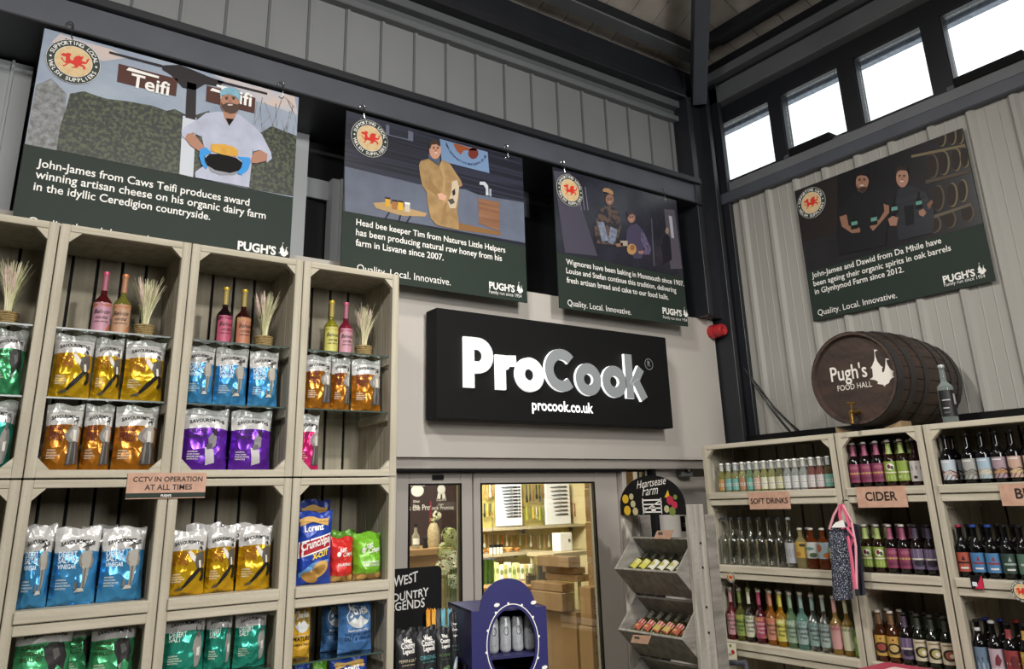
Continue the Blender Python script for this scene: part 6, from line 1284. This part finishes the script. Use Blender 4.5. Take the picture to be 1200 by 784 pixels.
# red carton in front of the cider rack
RC = [atZ(1012, 773, .90), atZ(1048, 768, .90), atZ(1118, 784, .90), atZ(1060, 800, .90)]
t = wthing('display_carton', (sum(p.x for p in RC)/4, sum(p.y for p in RC)/4, 0), 'pinkish red card display carton in front of the cider rack', 'display carton')
x0 = 3.66; x1 = 3.96; zc_ = .955; ya = atX(1015, 772, 3.8).y; yb = atX(1110, 783, 3.8).y
b = MB(); b.box(x0, yb, .0, x1, ya, zc_); b.build('carton', [flat('a83c54')], t, .004)
MB().box(x0+.05, yb+.12, zc_+.0005, x1-.10, ya-.1, zc_+.003).build('price_patch', [flat('d8c8c4')], t)
MB().prism(ell(.5*(ya+yb), zc_-.1, .06, .05, 16), lambda a, b_: (x0-.001, a, b_), lambda a, b_: (x0-.003, a, b_)).build('print', [flat('d9a83a')], t)
# ================================================================== free standing displays
# weathered stand with tilted boxes
gw = mat('weathered_grey_wood', '8d8981', .85, hex2='6b6862', scale=(5, 30, 30), bump=.3, bscale=50); gwl = mat('weathered_pale_wood', 'a9a59b', .85, hex2='827e76', scale=(30, 30, 3), bump=.3, bscale=50)
YA, YB = 3.52, 3.05
t = wthing('box_stand', (3.35, (YA+YB)/2, 0), 'weathered grey wooden stand with three tilted boxes beside the doors', 'display stand')
MB().box(3.285, YB-.025, 0, 3.41, YB, 1.715).build('post', [gwl], t, .003)
pw = mat('peeling_white_post', 'b5b0a6', .85, hex2='6a655c', scale=(12, 12, 5), bump=.5, bscale=30, detail=8, thr=(.42, .55))
MB().box(3.285, YA, 0, 3.41, YA+.025, 1.715).build('post', [pw], t, .003)
MB().box(3.42, YB-.02, 0, 3.50, YB, 1.66).box(3.42, YA, 0, 3.50, YA+.02, 1.66).build('rear_post', [gw], t, .003)
for z in (1.52, 1.40, 1.21, 1.09, .9): MB().lathe([(0, .004), (.006, .003), (.007, 0)], 8, fn=lambda x, y, z_, z=z: (3.36+x, YB-.025-z_, z+y)).build('bolt', [BLACKM], t)
def tbox(zc, label_price, stock):
    Fp, Bp, Kp, Tp = (3.19, zc), (3.33, zc-.135), (3.49, zc+.02), (3.345, zc+.165)
    g = MB(); th = .014
    def panel(p, q, m=0):
        d = Vector((q[0]-p[0], q[1]-p[1])).normalized(); nn = Vector((-d.y, d.x))*th
        g.prism([p, q, (q[0]+nn.x, q[1]+nn.y), (p[0]+nn.x, p[1]+nn.y)], lambda a, b_: (a, YB+.012, b_), lambda a, b_: (a, YA-.012, b_), m)
    panel(Fp, Bp); panel(Bp, Kp); panel(Kp, Tp)
    for y0, y1 in ((YB, YB+.012), (YA-.012, YA)): g.prism([Fp, Bp, Kp, Tp], lambda a, b_, y0=y0: (a, y0, b_), lambda a, b_, y1=y1: (a, y1, b_))
    g.build('tilted_box', [gw], t, .002)
    dv = Vector((Kp[0]-Bp[0], 0, Kp[1]-Bp[1])).normalized(); up = Vector((-dv.z, 0, dv.x))   # bottles lie leaning on the lower panel, bases at the front
    base0 = Vector((Fp[0], 0, Fp[1])); fdir = (Vector((Bp[0], 0, Bp[1]))-base0).normalized()
    return base0, fdir, dv, up
def leaning(base, axis, right, label, group, liq, hx, deco, cap, H=.22, R=.026):
    o = bottle('cordial_bottle', label, 'bottle', group, base, H, R, .011, .52, .70, liq, .75, 0, (.10, .52, hx, deco), cap, (.70, .98, cap))
    z = axis.normalized(); x = right.normalized(); y = z.cross(x); o.rotation_mode = 'QUATERNION'
    o.rotation_quaternion = Matrix(((x.x, y.x, z.x), (x.y, y.y, z.y), (x.z, y.z, z.z))).to_quaternion(); return o
for kz, zc in enumerate((1.383, 1.073, .763)):
    b0, fd, dv, up = tbox(zc, None, None)
    n = (6, 6, 5)[kz]
    for i in range(n):
        y = YA-.06-(YA-YB-.12)*i/(n-1)
        front_ = b0+fd*.065+dv*.022+Vector((0, y, 0))+Vector((0, 0, .012))
        lab = [('d8cf2e', [('efe6a0', RECT(.1, .55, .9, .95))]) if i < 2 else ('d8d4b8', [('c8b83a', ell(.5, .5, .3, .2, 10))]), ('c9402a', [('e8ddd0', RECT(.0, .62, 1, 1)), ('e8a03a', RECT(.3, .2, .7, .4))] if i not in (2, 3) else [('e8ddd0', RECT(.0, .62, 1, 1)), ('c8b03a', RECT(.1, .1, .9, .6))]), ('a8b84a', [])][kz]
        wd_ = ('yellow label' if i < 2 else 'pale label', 'red label' if i not in (2, 3) else 'red and gold label', 'green label')[kz]
        leaning(front_, Vector((.86, 0, .51)), Vector((0, -1, 0)), 'small bottle with %s leaning in the %s tilted box, %s from left' % (wd_, ('top', 'middle', 'lowest')[kz], ORD[i]), 'small bottles in the tilted boxes', ('4a4a1a', '5a5226', '4a5a1a')[kz], lab[0], lab[1], ('3a3a2a', '8a8672', '3a4a2a')[kz], .175, .025)
# arched chalk sign on the stand
P = Plane('X', 3.275); u0, u1 = -YA-.01, -YB+.015; zb_ = 1.665; uc = (u0+u1)/2
t2 = wthing('arched_sign', (3.275, -uc, zb_), 'black arched sign with white script, gate and fruit on the box stand', 'sign')
out = [(u0, zb_), (u1, zb_)]+[(uc+(u1-u0)/2*math.cos(a), zb_+.05+.16*math.sin(a)) for a in [math.radians(k*9) for k in range(21)]]
MB().prism(out, P.fn(0), P.fn(-12)).build('board', [BLACKM], t2)
lt = MB(); f = P.fn(1.5); wd = u1-u0
write(lt, 'Heartsease', wd*.46, lambda x, y: f(uc-wd*.20+x, zb_+.142+y+.08*x), 0, 1.2, -.004, .35); write(lt, 'Farm', wd*.25, lambda x, y: f(uc-wd*.12+x, zb_+.102+y+.06*x), 0, 1.2, -.004, .35); lt.build('lettering', [WHITE], t2)
gt = MB(); gx0, gx1 = uc-wd*.13, uc+wd*.17
for z in (.012, .032, .052, .075): gt.face([f(*q) for q in RECT(gx0, zb_+z, gx1, zb_+z+.007)])
for x in (gx0, gx1-.008): gt.face([f(*q) for q in RECT(x, zb_+.006, x+.008, zb_+.088)])
gt.face([f(*q) for q in ((gx0, zb_+.02), (gx0+.01, zb_+.02), (gx1, zb_+.075), (gx1-.01, zb_+.078))]); gt.face([f(*q) for q in ell(uc+.02, zb_+.03, .018, .016, 12)]); gt.build('painted_gate', [WHITE], t2)
fr = MB()
for k, (fu, fz, r, m) in enumerate(((-.40, .088, .026, 0), (-.38, .025, .028, 0), (-.28, .06, .020, 1), (-.25, .02, .022, 1), (-.30, .10, .018, 1), (.30, .075, .026, 2), (.36, .05, .022, 2), (.24, .03, .02, 1), (.32, .018, .024, 3), (.38, .09, .014, 3))): fr.face([P.fn(1.5+.3*(k % 3))(*q) for q in ell(uc+wd*fu, zb_+fz, r, r*.95, 12)], m)
fr.face([f(*q) for q in ((uc+wd*.22, zb_+.09), (uc+wd*.30, zb_+.09), (uc+wd*.28, zb_+.13))], 0); fr.build('painted_fruit', [flat('c9a52a'), flat('b0a884'), flat('a82a44'), flat('6a7a3a')], t2)
def tcard(pts, X, label):
    P_ = Plane('X', X); us = [P_.uv(*p) for p in pts]; q = wthing('price_card', P_.fn(0)(*us[0]), label, 'price card', 'terracotta price cards on the box stand')
    MB().prism(us, P_.fn(0), P_.fn(-4)).build('card', [TERRA], q)
    a, b_ = us[0], us[2]; MB().face([P_.fn(.8)(a[0]+(b_[0]-a[0])*x, a[1]+(b_[1]-a[1])*y) for x, y in RECT(.08, .15, .45, .5)]).build('print', [flat('4a463f')], q)
tcard([(770, 622), (789, 621), (785, 632), (766, 631)], 3.318, 'terracotta price card on the back of the top tilted box')
tcard([(742, 744), (763, 745), (759, 755), (739, 753)], 3.185, 'terracotta price card on the front of the middle tilted box')
cb_ = wthing('chalk_slate', (3.42, YB+.07, 1.58), 'small black slate with chalk writing behind the arched sign', 'slate')
MB().box(3.40, YB+.02, 1.575, 3.412, YB+.14, 1.655).build('slate', [BLACKM], cb_)
lt = MB(); write(lt, '250ml', .07, lambda x, y: (3.399, YB+.12-x, 1.60+y)); lt.build('lettering', [flat('8a9a6a')], cb_)
# ------------------------------------------------------------------ blue display stand
FL = Vector((2.11, 3.31, 0)); FR = Vector((2.462, 3.207, 0)); ex = (FR-FL).normalized(); ey = Vector((-ex.y, ex.x, 0)); W_ = (FR-FL).length
bl = mat('blue_card', '1c1c5c', .5, var=.06, scale=(6, 6, 6)); bld = mat('blue_card_inside', '15154a', .6)
t = thing('drum_display_stand', (FL.x, FL.y, 0), 'dark blue cardboard stand with arched top and round opening showing cans', 'display stand', None, math.atan2(ex.y, ex.x))
def loc(px, py):   # pixel to the stand's front plane
    d = ray(px, py); n = ey; k = (FL-CAM).dot(n)/d.dot(n); p = CAM+d*k; q = p-FL; return q.dot(ex), p.z
ztop = loc(565, 716)[1]; c_ = loc(601, 756); ol = loc(561, 752)[0]; orr = loc(637, 745)[0]; rx_ = .112; cx_ = loc(601, 750)[0]; rz_ = .155; cz_ = loc(601, 712)[1]-rz_
zc_ = loc(604, 677)[1]; sh = .045
a0x, a1x = .04, W_-.055; ax_ = (a0x+a1x)/2; ar = (a1x-a0x)/2
outer = [(0, 0), (W_, 0), (W_, ztop), (a1x, ztop)]+[(ax_+ar*math.cos(math.radians(k)), ztop+(zc_-ztop)*math.sin(math.radians(k))) for k in range(10, 171, 10)]+[(a0x, ztop), (0, ztop)]
hole = ell(cx_, cz_, rx_, rz_, 40)
def plate(y0, y1, m):
    bm = bmesh.new(); ov = [bm.verts.new((x, y0, z)) for x, z in outer]; hv = [bm.verts.new((x, y0, z)) for x, z in hole]
    es = [bm.edges.new((v[i], v[(i+1) % len(v)])) for v in (ov, hv) for i in range(len(v))]
    bmesh.ops.triangle_fill(bm, use_beauty=True, use_dissolve=False, edges=es)
    bmesh.ops.recalc_face_normals(bm, faces=bm.faces); fs = bm.faces[:]
    g = bmesh.ops.extrude_face_region(bm, geom=fs); bmesh.ops.translate(bm, vec=(0, y1-y0, 0), verts=[v for v in g['geom'] if isinstance(v, bmesh.types.BMVert)])
    me = bpy.data.meshes.new('front_panel'); bm.to_mesh(me); bm.free(); me.materials.append(m); o = bpy.data.objects.new('front_panel', me); COL.objects.link(o); o.parent = t
plate(0, .008, bl)
D_ = .42
MB().box(0, .008, 0, .008, D_, ztop).box(W_-.008, .008, 0, W_, D_, ztop).box(.008, D_-.008, 0, W_-.008, D_, ztop).build('side_panel', [bl], t)
MB().box(.0, .008, ztop-.008, W_, D_, ztop).build('top_panel', [bl], t)
zs_ = loc(600, 766)[1]-.01
MB().box(.008, .009, zs_-.01, W_-.008, D_-.01, zs_).build('shelf', [bld], t)
rb = MB(); L_, R_ = strip(ell(cx_, cz_, rx_*1.12, rz_*1.1, 48), .004, True)
for i in range(48): rb.face([(p.x, -.001, p.y) for p in (L_[i], R_[i], R_[(i+1) % 48], L_[(i+1) % 48])])
for k in range(12):
    a = math.radians(k*30+8); x, z = cx_+rx_*1.15*math.cos(a), cz_+rz_*1.13*math.sin(a); rb.face([(x+q[0], -.0012, z+q[1]) for q in ell(0, 0, .006, .006, 8)])
rb.build('drum_print', [WHITE], t)
for px, py in ((582, 709), (625, 706), (638, 782)):
    x, z = loc(px, py); MB().prism(ell(x, z, .014, .008, 12, rot=10), lambda a, b_: (a, -.001, b_), lambda a, b_: (a, -.004, b_)).build('white_tab', [WHITE], t)
can_g = mat('can_silver', 'c2c5c9', .35, metal=.3, var=.1, scale=(40, 40, 40)); M_ = t.matrix_basis
for i in range(5):
    x = .075+i*.0615; p = Vector((x, .115-(.0 if i else 0), zs_+.001)); wp = FL+ex*p.x+ey*p.y
    c = thing('drink_can', (wp.x, wp.y, p.z), 'slim pale grey drink can in the round opening, %s from left' % ORD[i], 'can', 'grey cans in the blue stand', -.35)
    MB().lathe([(.02, 0), (.0255, .006), (.0275, .014), (.0275, .132), (.023, .146), (.023, .15), (.021, .148), (0, .145)], 20).build('can_body', [can_g], c)
    pb = MB(); cy = lambda u, v, r=.0279: (r*math.sin(u), -r*math.cos(u), v)
    for poly in (ell(0, .092, .45, .02, 14),): pb.face([cy(*q) for q in poly], 0)
    for k in range(3): pb.face([cy(u, v) for u, v in RECT(-.5, .05-k*.01, .5-.15*k, .055-k*.01)], 0)
    pb.face([cy(u, v, .0282) for u, v in ell(0, .092, .26, .012, 12)], 1); pb.build('print', [flat('5f646b'), can_g], c)
    MB().lathe([(0, .0), (.006, .0005), (.006, .001)], 8, fn=lambda x, y, z: (x, y-.004, z+.1455)).build('ring_pull', [CHROME], c)
# ------------------------------------------------------------------ black snack stand with card header
HY_ = 3.64
P = Plane('Y', HY_)
h0, h1 = P.uv(440, 690)[0], P.uv(517.5, 664)[0]; hz1 = P.uv(500, 664)[1]; hz0 = 1.0
t = wthing('snack_stand', (1.95, 3.5, 0), 'black snack stand with tall card header lettered in white, beside the left crates', 'display stand')
MB().prism([(h0, hz0), (h1, hz0)]+[(h1-.025+.025*math.cos(math.radians(k)), hz1-.025+.025*math.sin(math.radians(k))) for k in range(0, 91, 15)]+[(h0+.025, hz1), (h0, hz1-.02)], P.fn(0), P.fn(-8)).build('header_card', [BLACKM], t)
lt = MB(); f = P.fn(1.5)
for s, a, b_, tl in (('WEST', (461, 688), (489.5, 681), 1.25), ('COUNTRY', (452, 707), (502, 698), 1.1), ('LEGENDS', (452, 717.5), (497.5, 711), 1.1)):
    p0, p1 = P.uv(*a), P.uv(*b_)
    gl = glyphs(s, .012); k = (p1[0]-p0[0])/gl[2]; R2 = random.Random(len(s))
    lt.add([f(p0[0]+x*k, p0[1]+(p1[1]-p0[1])*x*k/(p1[0]-p0[0])+y*k*tl*(1+.10*math.sin(x*3.3))) for x, y in gl[0]], gl[1])
lt.build('lettering', [flat('c9c9c6')], t)
zed = lambda z: (lambda a, b_: (a, b_, z))
tr = MB().prism([(1.72, 3.385), (2.127, 3.385), (2.197, 3.63), (1.72, 3.63)], zed(.92), zed(.94)).box(1.72, 3.385, .94, 2.126, 3.39, 1.03).prism([(2.1235, 3.385), (2.1265, 3.385), (2.1965, 3.63), (2.1935, 3.63)], zed(.94), zed(1.05)).box(1.72, 3.405, .92, 1.725, 3.63, 1.05).box(1.73, 3.545, .94, 2.165, 3.547, 1.06)
tr.build('tray', [BLACK], t); MB().box(1.74, 3.42, 0, 2.07, 3.62, .92).build('base_box', [BLACKM], t)
pk = mat('pouch_black', '232326', .45)
def pouch(px0, px1, pyt, pyb, Y, z0, seed, label, accent, flav, flip=False, group='black snack pouches'):
    a, b_ = atY(px0, pyb, Y), atY(px1, pyb, Y); wd = b_.x-a.x; ht = atY((px0+px1)/2, pyt, Y).z-z0
    q = thing('snack_pouch', ((a.x+b_.x)/2, Y, z0), label, 'snack pouch', group, rnd.uniform(-.05, .05)); Pk = Pack(wd, ht, .022 if flip else .045, seed, .02)
    build_pack(Pk, mat('pouch_'+accent, accent, .5) if flip else pk, q)
    if flip: return
    lt = MB(); ptext(lt, Pk, 'West', .3, .72, .84, 0, .03, 1.5); ptext(lt, Pk, 'Country', .18, .84, .765, 0, .03, 1.7); ptext(lt, Pk, 'Legends', .24, .80, .69, 0, .03, 1.5)
    ptext(lt, Pk, flav, .1, .9, .56, 1, .0, 1.3); ptext(lt, Pk, 'sourdough crackers', .2, .8, .51, 1, 0, 1.2)
    ppoly(lt, Pk, ell(.45, .32, .28, .08, 14, rot=15), 1, .002); ppoly(lt, Pk, ell(.68, .24, .22, .08, 12, rot=-20), 2, .0016); ppoly(lt, Pk, ell(.42, .32, .16, .04, 12, rot=15), 3, .0028); lt.build('lettering', [WHITE, flat(accent), flat('9a6a44'), flat('cfcabc')], q)
zp_ = .942
pouch(463, 488, 741, 800, 3.43, zp_, 61, 'black snack pouch with cream lettering, front row left', 'cfc0a0', 'PEPPER & SALT')
pouch(488, 512, 738, 800, 3.43, zp_, 62, 'black snack pouch with turquoise lettering, front row middle', '5fa9ac', 'ORIGINAL')
pouch(512, 529, 735, 800, 3.435, zp_, 63, 'black snack pouch with dark green lettering, front row right', '5a7a4a', 'ROSEMARY')
pouch(527, 536.5, 718, 800, 3.48, zp_, 64, 'black snack pouch with pale blue lettering, right end beside the blue stand', '8fb0c0', 'SALT & VINEGAR')
for i, (x, c, nm) in enumerate(((500, 'd9922a', 'amber'), (506, 'd9a03a', 'amber'), (512, '4a4a4c', 'charcoal'), (518, '6fb0c4', 'sky blue'), (525, '74a8b8', 'sky blue'))):
    pouch(x, x+5.2, 714, 790, 3.594, zp_, 70+i, '%s snack pouch edge in the back row, %s from left' % (nm, ORD[i]), c, '', True)
pouch(465, 487, 737, 795, 3.50, zp_, 66, 'black snack pouch behind the front left one', '8a8a80', 'PEPPER & SALT')
pouch(490, 511, 734, 795, 3.488, zp_, 67, 'black snack pouch behind the front middle one', '5fa9ac', 'ORIGINAL')
for o in list(bpy.data.objects):
    if o.name.startswith('crisp_packet') and o.parent is None and not o.get('label'): bpy.data.objects.remove(o)
